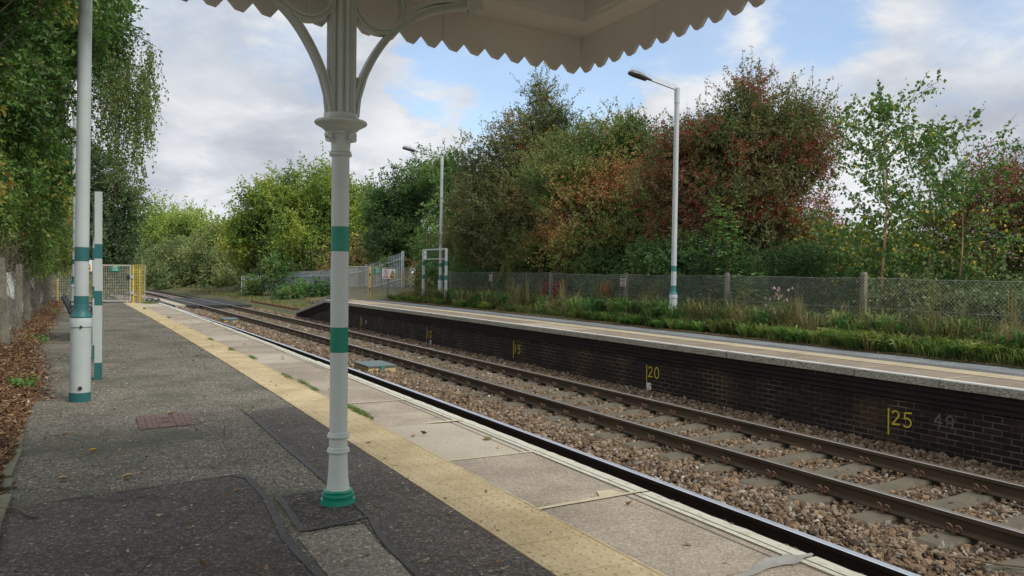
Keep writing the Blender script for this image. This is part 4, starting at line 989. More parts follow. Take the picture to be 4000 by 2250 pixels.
w2 = thing('warning_sign', (11.12, 31.7, 0), 'white double warning sign with red circle and yellow triangle on a post in the grass', 'sign')
MB().box(11.09, 11.15, 31.72, 31.76, -.05, 1.36).build('post', M['concrete_post'], w2)
tilt = Matrix.Rotation(R(1.5), 4, 'Y')
bo = MB().box(10.86, 11.43, 31.70, 31.708, .90, 1.30).build('board', M['sign_white'], w2)
c = (11.015, 31.6985, 1.165); q = MB(); th = [2*math.pi*j/28 for j in range(28)]
ro = [(c[0]+.112*math.cos(a), c[1], c[2]+.112*math.sin(a)) for a in th]; ri = [(c[0]+.090*math.cos(a), c[1], c[2]+.090*math.sin(a)) for a in th]
q.add(ro+ri, [(j, (j+1) % 28, 28+(j+1) % 28, 28+j) for j in range(28)])
dg = np.array([math.cos(R(-45)), 0, math.sin(R(-45))]); pn = np.array([-dg[2], 0, dg[0]])*.009; cc_ = np.array([c[0], c[1]-.0012, c[2]])
q.add([cc_-dg*.092-pn, cc_+dg*.092-pn, cc_+dg*.092+pn, cc_-dg*.092+pn], [(0, 1, 2, 3)]); q.box(10.90, 11.13, 31.697, 31.699, .925, 1.025); q.build('red_marking', M['sign_red'], bo)
q = MB()      # walking figure, triangle border, bolt
def seg2(a, b_, t, yy=31.6978):
    a = np.array([a[0], yy, a[1]]); b_ = np.array([b_[0], yy, b_[1]]); d = (b_-a)/np.linalg.norm(b_-a); p = np.array([-d[2], 0, d[0]])*t; q.add([a-p, b_-p, b_+p, a+p], [(0, 1, 2, 3)])
seg2((11.015, 1.23), (11.015, 1.245), .012); seg2((11.013, 1.225), (11.013, 1.16), .014); seg2((11.01, 1.17), (10.985, 1.10), .008, 31.6976); seg2((11.015, 1.17), (11.045, 1.10), .008, 31.6974); seg2((11.01, 1.215), (10.98, 1.175), .005, 31.6972); seg2((11.015, 1.215), (11.045, 1.175), .005, 31.697)
q.add([(11.20, 31.699, 1.06), (11.42, 31.699, 1.06), (11.31, 31.699, 1.255)], [(0, 1, 2)]); 
q.build('black_marking', M['black'], bo)
q = MB(); q.add([(11.232, 31.698, 1.078), (11.388, 31.698, 1.078), (11.31, 31.698, 1.218)], [(0, 1, 2)]); q.box(11.185, 11.41, 31.697, 31.699, .915, 1.04); q.build('yellow_marking', M['sign_yellow'], bo)
q = MB(); seg2((11.325, 1.185), (11.295, 1.14), .008, 31.6965); seg2((11.297, 1.145), (11.322, 1.135), .006, 31.696); seg2((11.322, 1.14), (11.305, 1.092), .006, 31.6955)
q.box(11.20, 11.33, 31.6955, 31.6965, 1.005, 1.028); q.box(11.20, 11.38, 31.6955, 31.6965, .965, .985); q.box(11.20, 11.36, 31.6955, 31.6965, .93, .95); q.build('lettering', M['black'], bo)
q = MB(); [q.box(10.915, 11.115, 31.6955, 31.6965, z, z+.012) for z in (.942, .968, .995)]; q.build('lettering', M['sign_white'], bo)

# anti-trespass spikes beside both barriers
def spikes(x0, s0, n, dx, dy, label, z=0, h=.155, zz2=None):
    t = thing('trespass_guard', (x0, s0, z), label, 'trespass guard', 'black anti-trespass spikes'); 
    for i in range(n):
        x_, y_ = x0+dx*i, s0+dy*i; zz_ = z if zz2 is None else z+(zz2-z)*i/n
        mb = MB(); a = .5*max(abs(dx), .09) if dx else .09
        mb.add([(x_-a, y_-.09, zz_), (x_+a, y_-.09, zz_), (x_+a, y_+.09, zz_), (x_-a, y_+.09, zz_), (x_, y_-.01, zz_+h), (x_, y_+.5, zz_+h*.9), (x_-a, y_+.6, zz_), (x_+a, y_+.6, zz_)] if dx else
               [(x_-.5, y_-.07, zz_), (x_+.0, y_-.07, zz_), (x_+.0, y_+.07, zz_), (x_-.5, y_+.07, zz_), (x_-.02, y_, zz_+h), (x_-.45, y_, zz_+h)],
               [(0, 1, 4), (1, 7, 5, 4), (0, 4, 5, 6), (6, 5, 7), (0, 6, 7, 1)] if dx else [(0, 1, 4, 5), (1, 2, 4), (2, 3, 5, 4), (3, 0, 5)])
        mb.build('spike', M['black'], t)
spikes(1.97, 30.9, 3, .185, 0, 'three black pyramid spikes on the near platform end beside the barrier')
spikes(9.5, 33.0, 8, 0, .42, 'row of black serrated spikes down the far platform ramp', .02, .14, -.35)

# ------------------------------------------------------------------ chain-link fence on the far side
fn = thing('chain_link_fence', (12.9, 18, 0), 'sagging diamond wire fence on concrete posts behind the far platform grass', 'fence')
FX = 12.9
def ftop(y): return 1.235+.012*math.sin(y*1.7)+.01*math.sin(y*.6)-(.03 if abs(((y-10.17)/3.75) % 1-.5) < .3 else 0)
V, T = [], []; n_ = 0; pitch = .072; y0, y1 = 4.5, 30.5; H = 1.25; rr = np.random.default_rng(9)
lines = []
k = int((y1-y0+H)/pitch)
for i in range(k):
    ya = y0-H+i*pitch
    for sgn in (1, -1):
        segs = 5; pts = []
        for j in range(segs+1):
            t = j/segs; yy = ya+t*H if sgn > 0 else ya+H-t*H
            zz_ = -.02+t*(ftop(yy)+.02); pts.append((FX+.012*math.sin(yy*2.1)+.02*math.sin(yy*.7+t*3)+(.003*sgn), yy, zz_))
        lines.append(pts)
r0 = .0028
for pts in lines:
    pts = [p for p in pts if y0 <= p[1] <= y1]
    if len(pts) < 2: continue
    P = np.array(pts); offs = np.array([(r0, 0, 0), (-r0*.5, r0*.87, 0), (-r0*.5, -r0*.87, 0)])
    for p in P: V.append(p+offs)
    m_n = len(P)
    for j in range(m_n-1):
        for q_ in range(3):
            a, b_ = n_+j*3+q_, n_+j*3+(q_+1) % 3; T += [(a, b_, b_+3), (a, b_+3, a+3)]
    n_ += m_n*3
tri_mesh('wire_mesh', np.concatenate(V), np.array(T), M['wire'], parent=fn)
lw = MB()
for z_ in (1.0, .55, .02):
    P = [(FX+.006, y, ftop(y)*z_) for y in np.arange(y0, y1, .5)]; lw.tube(P, .0028, 4)
lw.build('line_wire', M['wire'], fn)
for i, (y, ht, ln) in enumerate([(6.45, 1.33, 0), (10.17, 1.335, .0), (13.80, 1.30, .008), (17.70, 1.27, -.004), (21.63, 1.26, .006), (25.70, 1.24, 0), (29.4, 1.24, .005)]):
    mb = MB(); w_ = .044; P = [(FX+.06-w_, y-w_), (FX+.06+w_, y-w_), (FX+.06+w_, y+w_), (FX+.06-w_, y+w_)]
    V = [(p[0], p[1], -.3) for p in P]+[(p[0], p[1]+ln*1.2, ht-.04) for p in P]+[(FX+.06+(p[0]-FX-.06)*.55, y+(p[1]-y)*.6+ln*1.2, ht) for p in P]
    F = [(a+4*k_, (a+1) % 4+4*k_, (a+1) % 4+4*k_+4, a+4*k_+4) for k_ in range(2) for a in range(4)]+[(8, 9, 10, 11)]
    mb.add(V, F).build('fence_post', M['concrete_post'], fn)
for y, lab in ((17.70, 'small faded notice with white border on the fence post nearer the tall lamp post'), (25.70, 'small faded notice on the fence post nearer the empty sign frame')):
    t = thing('notice', (FX-.01, y, .95), lab, 'notice', 'small faded notices on the fence'); x_ = FX-.02
    z_ = 1.165
    fo = MB().box(x_-.006, x_, y-.125, y+.125, z_-.27, z_).build('frame', M['white_weathered'], t)
    q = MB(); q.box(x_-.009, x_-.0065, y-.10, y+.10, z_-.15, z_-.075); q.build('picture', M['notice_brown'], fo)
    q = MB(); q.box(x_-.009, x_-.0065, y-.105, y+.105, z_-.048, z_-.012); [q.box(x_-.009, x_-.0065, y-.09, y+.08, z_-zq, z_-zq+.012) for zq in (.185, .22, .245)]; q.build('lettering', M['black'], fo)

# palisade fence on the embankment
pf = thing('palisade_fence', (13, 52, -.9), 'pale galvanised palisade fence climbing the embankment behind the mesh barrier', 'fence')
PP = [((10.25, 61.5), .70, -.95), ((12.98, 60.8), 1.0, -.85), ((14.15, 51.4), 1.22, -.65), ((14.93, 46.5), 1.55, -.3), ((15.79, 42.6), 2.31, .35)]
pal = MB(); rl = MB(); ct = 0
for (p, zt, zb), (p2, zt2, zb2) in zip(PP[:-1], PP[1:]):
    d = math.dist(p, p2); n = max(2, int(d/.165)); ux, uy = (p2[0]-p[0])/d, (p2[1]-p[1])/d
    for i in range(n):
        t = i/n; x_, y_ = p[0]+(p2[0]-p[0])*t, p[1]+(p2[1]-p[1])*t; a, b_ = zt+(zt2-zt)*t, zb+(zb2-zb)*t
        w_ = .035; q = [(x_-ux*w_, y_-uy*w_), (x_+ux*w_, y_+uy*w_)]; nx, ny = uy*.02, -ux*.02
        V = [(q[0][0], q[0][1], b_), (q[1][0], q[1][1], b_), (q[1][0], q[1][1], a-.09), (x_, y_, a), (q[0][0], q[0][1], a-.09), (x_-nx, y_-ny, b_), (x_-nx, y_-ny, a-.02)]
        mm = MB().add(V, [(0, 5, 6, 3, 4), (5, 1, 2, 3, 6)]); 
        pal.add(V, [(0, 5, 6, 3, 4), (5, 1, 2, 3, 6)])
    for fr in (.22, .80):
        V = []
        for (pp, a, b_) in ((p, zt, zb), (p2, zt2, zb2)):
            z_ = b_+(a-b_)*fr
            for dx_, dz_ in ((.02, -.03), (.06, -.03), (.06, .03), (.02, .03)): V.append((pp[0]+uy*dx_, pp[1]-ux*dx_, z_+dz_))
        rl.add(V, [(j, (j+1) % 4, 4+(j+1) % 4, 4+j) for j in range(4)])
    MB().box(p2[0]-.06, p2[0]+.06, p2[1]-.06, p2[1]+.06, zb2-.2, zt2+.02).build('post', M['galv_fence'], pf)
pal.build('pales', M['galv_fence'], pf, kind='stuff'); rl.build('rail', M['galv_fence'], pf)

# ------------------------------------------------------------------ left boundary fence
lf = thing('boundary_fence', (-1.0, 18, 0), 'row of leaning concrete posts with old wire netting and dead brushwood on the left', 'fence')
for i, (y, ht, ln) in enumerate([(9.6, 1.36, -.05), (13.25, 1.37, -.06), (16.15, 1.28, .02), (18.45, 1.30, -.01), (22.6, 1.42, .03), (26.5, 1.25, -.06), (29.2, 1.2, -.03)]):
    mb = MB(); w_ = .055; x_ = -1.0; k_ = ln
    V = [(x_+sx*w_*1.15-k_*.5, y+sy*w_*1.15, -.1) for sx, sy in ((-1, -1), (1, -1), (1, 1), (-1, 1))]+[(x_+sx*w_*.8+k_*.5, y+sy*w_*.8, ht) for sx, sy in ((-1, -1), (1, -1), (1, 1), (-1, 1))]
    mb.add(V, [(a, (a+1) % 4, (a+1) % 4+4, a+4) for a in range(4)]+[(4, 5, 6, 7)]).build('fence_post', M['concrete_post'], lf)
V, T = [], []; n_ = 0
for i in range(520):
    ya = 7.5+i*.05
    if ya > 30: break
    for sgn in (1, -1):
        P = np.array([(-1.07+.02*math.sin(j*2+ya), ya+sgn*(j/4)*1.2, .05+1.1*j/4) for j in range(5)]); 
        for p in P: V.append(p+np.array([(.002, 0, 0), (-.001, .0017, 0), (-.001, -.0017, 0)]))
        for j in range(4):
            for q_ in range(3): a, b_ = n_+j*3+q_, n_+j*3+(q_+1) % 3; T += [(a, b_, b_+3), (a, b_+3, a+3)]
        n_ += 15
tri_mesh('wire_netting', np.concatenate(V), np.array(T), M['wire'], parent=lf)

# ------------------------------------------------------------------ bench beside the lamp post
be = thing('bench', (-.05, 15.7, 0), 'black metal bench with slatted seat and raised back, seen end-on behind the lamp post', 'bench')
mb = MB()
for i in range(5): mb.box(-.14+.058*i, -.14+.058*i+.042, 15.1, 16.7, .425, .440)
mb.build('seat', M['black'], be)
mb = MB()
for i in range(5):
    z_ = .50+.055*i; x_ = -.19-.030*i; mb.box(x_-.008, x_+.008, 15.1, 16.7, z_, z_+.042, rot=Matrix.Rotation(R(-26), 4, 'Y'))
mb.build('backrest', M['black'], be)
for y in (15.08, 16.72):
    mb = MB(); mb.tube([(-.325, y, .76), (-.26, y, .62), (-.20, y, .48), (-.17, y, .42), (-.12, y, .405), (.14, y, .425)], [.016, .022, .026, .026, .022, .018], 8)
    mb.tube([(.0, y, .61), (.06, y, .60), (.14, y, .565), (.155, y, .53), (.10, y, .43)], .016, 8); mb.tube([(-.24, y, .60), (.0, y, .61)], .014, 8)
    mb.tube([(-.02, y, .42), (-.03, y, .0)], .026, 8); mb.box(-.14, .10, y-.03, y+.03, .0, .012)
    mb.build('end_frame', M['black'], be)

# ------------------------------------------------------------------ small platform things
mc = thing('inspection_cover', (.59, 7.1, 0), 'rusty brown rectangular iron cover set in the asphalt', 'cover')
A0, A1, A2, A3 = (.388, 7.395), (.805, 7.408), (.792, 6.831), (.379, 6.781)
mb = MB(); mb.add([(*p, z) for z in (.002, .010) for p in (A0, A1, A2, A3)], [(0, 1, 5, 4), (1, 2, 6, 5), (2, 3, 7, 6), (3, 0, 4, 7), (4, 5, 6, 7)]); mb.build('plate', M['manhole'], mc)
def cp(u, v, z): return (A0[0]*(1-u)*(1-v)+A1[0]*u*(1-v)+A2[0]*u*v+A3[0]*(1-u)*v, A0[1]*(1-u)*(1-v)+A1[1]*u*(1-v)+A2[1]*u*v+A3[1]*(1-u)*v, z)
rb_ = MB()
def rib(u0, v0, u1, v1, t=.018):
    P = [cp(u0, v0, .0), cp(u1, v0, .0), cp(u1, v1, .0), cp(u0, v1, .0)]
    rb_.add([(p[0], p[1], .0095) for p in P]+[(p[0], p[1], .0155) for p in P], [(0, 1, 5, 4), (1, 2, 6, 5), (2, 3, 7, 6), (3, 0, 4, 7), (4, 5, 6, 7)])
for u in (.14, .34, .66, .86): rib(u-.012, .03, u+.012, .97)
for v in (.3, .7): rib(.36, v-.02, .64, v+.02)
for u in (.44, .56): rib(u-.01, .40, u+.01, .60)
rib(.45, .38, .55, .42); rib(.45, .58, .55, .62)
for u in (.05, .24, .5, .76, .95):
    for v in (.12, .3, .5, .7, .88):
        if abs(u-.5) > .2: rib(u-.02, v-.012, u+.02, v+.012)
rb_.build('raised_ribs', M['manhole'], mc)
kk = thing('edging', (-.42, 7, 0), 'line of mossy grey edging blocks between the leaf litter and the asphalt', 'edging')
KY = [(8.5, 7.48, -.45), (7.44, 6.95, -.43), (6.92, 6.42, -.415), (6.39, 5.52, -.40), (5.49, 5.26, -.39), (5.10, 4.55, -.375), (4.53, 3.9, -.37)]
for i, (a, b_, x_) in enumerate(KY):
    q = MB().box(x_-.028, x_+.026, b_+.01, a-.01, -.05, .022+random.uniform(-.004, .006), rot=Matrix.Rotation(R(random.uniform(-1.2, 1.2)), 4, 'Z')); q.build('edging_block', M['kerb'], kk)
hs = thing('drain_pipes', (-.40, 4.55, 0), 'two short black ribbed pipe ends lying at the bottom left corner', 'pipe')
for (x_, y_, s_) in ((-.385, 4.60, .9), (-.375, 4.42, 1.0)):
    mb = MB()
    for k in range(5): P = [(x_-.03*k+.030*0+.033*s_*math.cos(a)*.35, y_+.033*s_*math.cos(a), .037+.033*s_*math.sin(a)) for a in np.linspace(0, 2*math.pi, 17)]; mb.tube(P, .0055, 6)
    mb.tube([(x_, y_, .037), (x_-.14, y_, .037)], .028*s_, 16); mb.build('ribbed_pipe', M['hose'], hs)
def stick(name, pts, r_, m, label):
    o = MB().tube(spl(pts, 5), r_, 7).build(name, m, label=label, category='twig'); return o
stick('fallen_twig', [(-.44, 4.86, .012), (-.36, 4.80, .02), (-.30, 4.77, .018), (-.25, 4.66, .012), (-.205, 4.60, .010)], .0062, M['twig'], 'bare forked twig on the asphalt by the black pipe ends')
stick('fallen_branch', [(5.95, 3.95, -.94), (6.10, 3.78, -.935), (6.2, 3.62, -.94), (6.42, 3.36, -.935), (6.7, 3.0, -.94)], .008, M['twig'], 'thin pale fallen branch on the ballast at the bottom right')

# trackside boxes with green lids
def cable_box(x, y, l, w, label, ang=0):
    t = thing('cable_pit', (x, y, -1.0), label, 'cable pit', 'timber cable pits between the tracks'); rot = Matrix.Rotation(ang, 4, 'Z'); pv = (x, y, 0)
    q = MB(); h = -.845
    q.box(x-w/2, x+w/2, y-l/2, y-l/2+.05, -1.05, h, rot=rot, pivot=pv); q.box(x-w/2, x+w/2, y+l/2-.05, y+l/2, -1.05, h, rot=rot, pivot=pv)
    q.box(x-w/2, x-w/2+.05, y-l/2+.05, y+l/2-.05, -1.05, h-.002, rot=rot, pivot=pv); q.box(x+w/2-.05, x+w/2, y-l/2+.05, y+l/2-.05, -1.05, h-.002, rot=rot, pivot=pv); q.build('timber_box', M['timber'], t)
    q = MB().box(x-w/2-.02, x+w/2+.02, y-l/2-.03, y+l/2+.02, h+.002, h+.03, rot=rot, pivot=pv); q.build('lid', M['lid'], t)
    q = MB().box(x-.05, x+.05, y-l/2-.040, y-l/2-.031, h-.10, h+.025, rot=rot, pivot=pv); q.build('hasp', M['teal_paint'], t)
cable_box(5.70, 17.1, .95, .62, 'larger timber box with a green lid standing between the tracks', .03)
cable_box(5.28, 34.6, 1.1, .55, 'smaller distant timber box with a green lid between the tracks')
q = MB(); rr = random.Random(8); P = [(ofs(s_)+10.6-.9*(1-smooth((s_-37)/8))*0+.35*math.sin(s_*.3)-.9, s_, -.80) for s_ in np.arange(38, 56, 1.0)]
q.sweep([(-.035, 0), (.035, 0), (.035, -.14), (-.035, -.14)], arange(38, 52, 1), 10.55, -.78); q.build('rail', M['rust'], label='abandoned red-rusted rail lying in the weeds beside the far ramp', category='rail')

# ------------------------------------------------------------------ vegetation
def unit(a): return a/(np.linalg.norm(a, axis=-1, keepdims=True)+1e-9)
def leaf_tris(C, A, size, g_, aspect=.62, fold=.18, flat=0.0):
    """one folded leaf (4 verts, 2 tris) at each C along A"""
    n = len(C); A = unit(A); r_ = unit(g_.normal(size=(n, 3))+np.array([0, 0, flat])); S = unit(np.cross(A, r_)); N = np.cross(A, S)
    sz = size*(.6+.8*g_.random(n))[:, None]
    P0 = C; P2 = C+A*sz; mid = C+A*sz*.45; w = S*sz*aspect*.5; f = N*sz*fold
    V = np.stack([P0, mid+w+f, P2, mid-w+f], 1).reshape(-1, 3); b_ = (np.arange(n)*4)[:, None]
    T = np.concatenate([b_+np.array([[0, 1, 2]]), b_+np.array([[0, 2, 3]])], 1).reshape(-1, 3)
    return V, T
def prism_tris(P0, P1, r0, r1, g_):
    n = len(P0); A = unit(P1-P0); r_ = unit(g_.normal(size=(n, 3))); S = unit(np.cross(A, r_)); N = np.cross(A, S); V = []
    for P, r_ in ((P0, r0), (P1, r1)):
        for a in (0, 2.094, 4.189): V.append(P+(S*math.cos(a)+N*math.sin(a))*np.reshape(r_, (-1, 1)))
    V = np.stack(V, 1).reshape(-1, 3); b_ = (np.arange(n)*6)[:, None]
    q = [(0, 1, 4), (0, 4, 3), (1, 2, 5), (1, 5, 4), (2, 0, 3), (2, 3, 5)]
    T = np.concatenate([b_+np.array([x]) for x in q], 1).reshape(-1, 3); return V, T
def crown(blobs, dens, leaf, L, per, seed, up_=.3, out=.8, droop=0.0, thr=.36, lump=.34, fill=2.0, zmin=-.05, patch=.9, vb=0.0, tilt=.55, xmin=None, keepf=None, twig_r=.004, cl=1.0, rc=.36, flat=.9):
    """twigs through a union of ellipsoids, each with leaves along it; returns leaves, twigs"""
    g_ = np.random.default_rng(seed); N1, N2 = VN(seed+100), VN(seed+200); Bs, Ds, own = [], [], []
    for bi, (x, y, z, rx, rz) in enumerate(blobs):
        n = int(dens*(rx*rx+2*rx*rz)*4.2); d = unit(g_.normal(size=(n, 3))); r_ = g_.random((n, 1))**(1/fill)
        e = np.array([rx, rx, rz]); c = np.array([x, y, z])
        lm = 1+lump*2*(N1(d*1.7+c*.37+20, 1.3)[:, None]-.5)+lump*(N1(d*4+c+40, 1.5)[:, None]-.5)
        P = c+d*r_*e*lm; Bs.append(P); Ds.append(d); own += [bi]*n
    P = np.concatenate(Bs); D = np.concatenate(Ds)
    if rc:      # gather most twigs into overlapping flattened sprays
        area = sum(12.6*b_[3]*(b_[3]+2*b_[4])/3 for b_ in blobs); K = max(12, int(area*1.5/(rc*rc))); idx = g_.integers(len(P), size=K); idx = idx[N2(P[idx]+50, 1.0/cl) > thr-.10]
        if len(idx) < 8: idx = g_.integers(len(P), size=20)
        own_ = idx[g_.integers(len(idx), size=len(P))]; d2 = unit(g_.normal(size=P.shape)+np.array([0, 0, .35])); sz_ = (.55+.9*np.random.default_rng(seed+9).random(len(P)))[own_][:, None]
        Q = P[own_]+d2*(g_.random((len(P), 1))**.45)*rc*sz_*np.array([1, 1, .58]); m_ = g_.random(len(P)) < .86; DD = unit(D[own_]*.5+d2*.8)
        P = np.where(m_[:, None], Q, P); D = np.where(m_[:, None], DD, D)
    k = ((N2(P+50, 1.15/cl) > thr-.12*g_.random(len(P))) | (g_.random(len(P)) < (.85 if rc else 0))) & (P[:, 2] > zmin)
    if xmin is not None: k &= P[:, 0] > xmin
    if keepf is not None: k &= keepf(P)
    P, D = P[k], D[k]; n = len(P)
    T_ = unit(D*out+g_.normal(size=(n, 3))*.55+np.array([0, 0, up_])); Ln = (L*(.7 if rc else 1))*(.45+.9*g_.random(n))[:, None]
    E = P+T_*Ln+np.array([0, 0, -droop])*Ln
    f = np.linspace(.1, 1.0, per); C = P[:, None]+(E-P)[:, None]*f[None, :, None]+np.array([0, 0, -droop*.4])*(Ln[:, None]*(f*(1-f))[None, :, None])
    A = unit(T_[:, None]*.5+g_.normal(size=(n, per, 3))*tilt+np.array([0, 0, -.25]))
    C = C.reshape(-1, 3)+g_.normal(size=(n*per, 3))*leaf*.35; A = A.reshape(-1, 3)
    pv = N2(P*.8+9, patch); v = np.repeat(pv*1.3-.15, per)+g_.normal(size=n*per)*.16+vb
    V1, T1 = leaf_tris(C, A, leaf, g_, flat=flat); V2, T2 = prism_tris(P, E, twig_r, twig_r*.4, g_)
    return (V1, T1, np.repeat(np.clip(v, 0, 1), 2)), (V2, T2), (P, E)
def limbs(base, blobs, r0, seed, per=5, lean=None):
    mb = MB(); rr = random.Random(seed); bx, by, bz = base; top = max(b_[2] for b_ in blobs)
    cxm = sum(b_[0] for b_ in blobs)/len(blobs); cym = sum(b_[1] for b_ in blobs)/len(blobs); zm = min(b_[2] for b_ in blobs)
    fork = (bx+(cxm-bx)*.35, by+(cym-by)*.35, bz+(zm-bz)*.6+.2)
    mb.tube(spl([(bx, by, bz-.3), (bx+rr.uniform(-.08, .08), by+rr.uniform(-.08, .08), (bz+fork[2])/2), fork], 4), np.linspace(r0*1.25, r0*.85, 9), 9)
    for x, y, z, rx, rz in blobs:
        m_ = ((fork[0]+x)/2+rr.uniform(-.3, .3)*rx, (fork[1]+y)/2+rr.uniform(-.3, .3)*rx, (fork[2]+z)/2+.2*rz)
        P = spl([fork, m_, (x, y, z)], 4); mb.tube(P, np.linspace(r0*.6, r0*.25, len(P)), 6)
        for k in range(per):
            d = np.array([rr.gauss(0, 1), rr.gauss(0, 1), rr.gauss(.3, 1)]); d /= np.linalg.norm(d)
            q = np.array([x, y, z]); e = q+d*np.array([rx, rx, rz])*.95; mm_ = (q+e)/2+np.array([0, 0, .12*rz])
            P = spl([tuple(q), tuple(mm_), tuple(e)], 3); mb.tube(P, np.linspace(r0*.24, r0*.05, len(P)), 5)
    return mb
def plant(name, base, blobs, label, cat, mat, group=None, dens=60, leaf=.06, L=.5, per=9, seed=1, trunk_r=.09, bark='bark', trunk=True, berries=0, sprigs=0, **kw):
    t = thing(name, base, label, cat, group)
    (V1, T1, v), (V2, T2), (P, E) = crown(blobs, dens, leaf, L, per, seed, **kw)
    g_ = np.random.default_rng(seed+7)
    Vs = [V1, V2]; Ts = [T1, T2+len(V1)]; vs = [v, np.zeros(len(T2))]; mi = [np.zeros(len(T1)), np.ones(len(T2))]; nn = len(V1)+len(V2)
    if sprigs:     # long whippy shoots breaking the outline
        top = [b_ for b_ in blobs]; S0, S1 = [], []
        for k in range(sprigs):
            b_ = top[g_.integers(len(top))]; d = unit(g_.normal(size=3)+np.array([0, 0, .9])); d = d if d[2] > -.1 else d*np.array([1, 1, -1])
            p = np.array(b_[:3])+d*np.array([b_[3], b_[3], b_[4]])*.85; ln = L*(1.1+1.4*g_.random()); q = p; dd = d
            for j in range(4):
                dd = unit(dd+g_.normal(size=3)*.22+np.array([0, 0, .18])); q2 = q+dd*ln/4; S0.append(q); S1.append(q2); q = q2
        S0, S1 = np.array(S0), np.array(S1); Va, Ta = prism_tris(S0, S1, .005+S0[:, 0]*0, .003+S0[:, 0]*0, g_); Vs.append(Va); Ts.append(Ta+nn); vs.append(np.zeros(len(Ta))); mi.append(np.ones(len(Ta))); nn += len(Va)
        f = g_.random((len(S0), 7, 1)); C = (S0[:, None]*(1-f)+S1[:, None]*f).reshape(-1, 3)+g_.normal(size=(len(S0)*7, 3))*leaf*.4
        Va, Ta = leaf_tris(C, g_.normal(size=C.shape)+np.array([0, 0, .2]), leaf, g_); Vs.append(Va); Ts.append(Ta+nn); vs.append(np.repeat(.35+.5*g_.random(len(C)), 2)); mi.append(np.zeros(len(Ta))); nn += len(Va)
    tri_mesh('foliage', np.concatenate(Vs), np.concatenate(Ts), [LM[mat], M['twig']], np.concatenate(vs), np.concatenate(mi), parent=t)
    if trunk: limbs(base, blobs, trunk_r, seed).build('trunk', M[bark], t, smooth_=True)
    if berries:
        N3 = VN(seed+300); q = E[N3(E+11, 1.3) > .52]; q = q[g_.random(len(q)) < berries]; C = (q[:, None]+g_.normal(size=(len(q), 7, 3))*.05).reshape(-1, 3)
        o = np.array([(1, 0, 0), (-1, 0, 0), (0, 1, 0), (0, -1, 0), (0, 0, 1), (0, 0, -1)])*.0175; F = np.array([(0, 2, 4), (2, 1, 4), (1, 3, 4), (3, 0, 4), (2, 0, 5), (1, 2, 5), (3, 1, 5), (0, 3, 5)])
        tri_mesh('berries', (C[:, None]+o[None]).reshape(-1, 3), (F[None]+(np.arange(len(C))*6)[:, None, None]).reshape(-1, 3), M['berry'], parent=t, kind='stuff')
    return t
GB = 'trees beyond the far platform fence'
red = [(15.71, 16.06, 4.2, 1.7, 1.5), (16.05, 15.83, 5.1, 1.25, 1.0), (15.2, 17.2, 4.9, 1.1, .9), (14.75, 17.5, 4.0, 1.25, 1.2), (16.6, 15.2, 4.3, 1.1, 1.1), (15.2, 15.9, 2.83, 1.5, 1.1), (14.6, 17.78, 3.0, 1.0, 1.1), (16.1, 15.0, 2.5, 1.1, 1.0), (15.75, 16.1, 6.0, .6, .6), (16.7, 15.0, 5.2, .6, .6)]
plant('hawthorn_tree', (15.5, 16.3, 0), red, 'tall hawthorn thick with red berries behind the spiked lamp post', 'tree', 'haw_red', GB, dens=84, leaf=.062, L=.42, per=9, seed=11, berries=.6, sprigs=210, trunk_r=.12, thr=.36, vb=.0)
hawA = [(15.6, 26.9, 7.95, .42, .65), (13.9, 27.6, 4.53, 1.75, 1.85), (15.45, 27.02, 6.1, 1.55, 1.3), (14.2, 26.5, 3.09, 1.94, 1.64), (15.9, 26.75, 7.0, .85, .8), (13.35, 28.0, 2.52, 1.39, 1.2), (14.3, 25.4, 1.89, 1.6, 1.1), (15.2, 26.0, 4.6, 1.5, 1.3)]
plant('hawthorn_tree', (14.6, 27, 0), hawA, 'brownish olive hawthorn, tallest of the middle trees, with whippy shoots on its crown', 'tree', 'haw_dark', GB, dens=84, leaf=.075, L=.5, per=9, seed=12, sprigs=150, trunk_r=.13, thr=.30, vb=.10)
hawB = [(14.99, 22.7, 5.0, 1.7, 1.25), (16.41, 21.94, 4.9, 1.2, 1.2), (13.9, 22.2, 3.91, 1.5, 1.16), (15.35, 21.34, 3.5, 1.55, 1.29), (14.16, 21.37, 2.2, 1.39, 1.25), (16.6, 21.0, 3.2, 1.3, 1.3), (16.1, 22, 5.7, 1.1, .7), (15.6, 21.0, 2.0, 1.6, 1.2), (16.9, 19.6, 3.6, 1.0, 1.4), (14.0, 24.2, 1.6, 1.2, 1.2)]
plant('hawthorn_tree', (15.1, 22, 0), hawB, 'broad green and orange tinted hawthorn left of the spiked lamp post', 'tree', 'haw_green', GB, dens=98, leaf=.070, L=.45, per=9, seed=13, berries=.10, sprigs=150, trunk_r=.12, thr=.31, vb=.08)
redR = [(17.3, 10.2, 2.75, 1.0, 1.0), (17.7, 9.2, 2.95, .85, .9), (17.2, 11.2, 2.0, .8, .8), (17.6, 9.4, 1.9, 1.0, .9), (18.4, 8.2, 2.8, 1.1, 1.0)]
plant('hawthorn_tree', (18.8, 11.0, 0), redR, 'low russet hawthorn with few berries at the far right edge', 'tree', 'haw_red', GB, dens=88, leaf=.056, L=.4, per=8, seed=14, berries=.35, sprigs=70, trunk_r=.08, thr=.42)
oak = [(17.25, 47.55, 4.4, 2.1, 3.0), (16.2, 48.05, 5.0, 1.1, 1.6), (18.57, 46.9, 6.2, 1.6, 2.2), (18.87, 44.47, 6.4, 1.3, 1.8), (16.6, 45.62, 2.7, 2.1, 2.0), (18.2, 41, 4.6, 1.6, 2.4), (17.5, 40, 2.0, 1.9, 2.0), (18.8, 42.5, 7.1, 1.0, 1.0)]
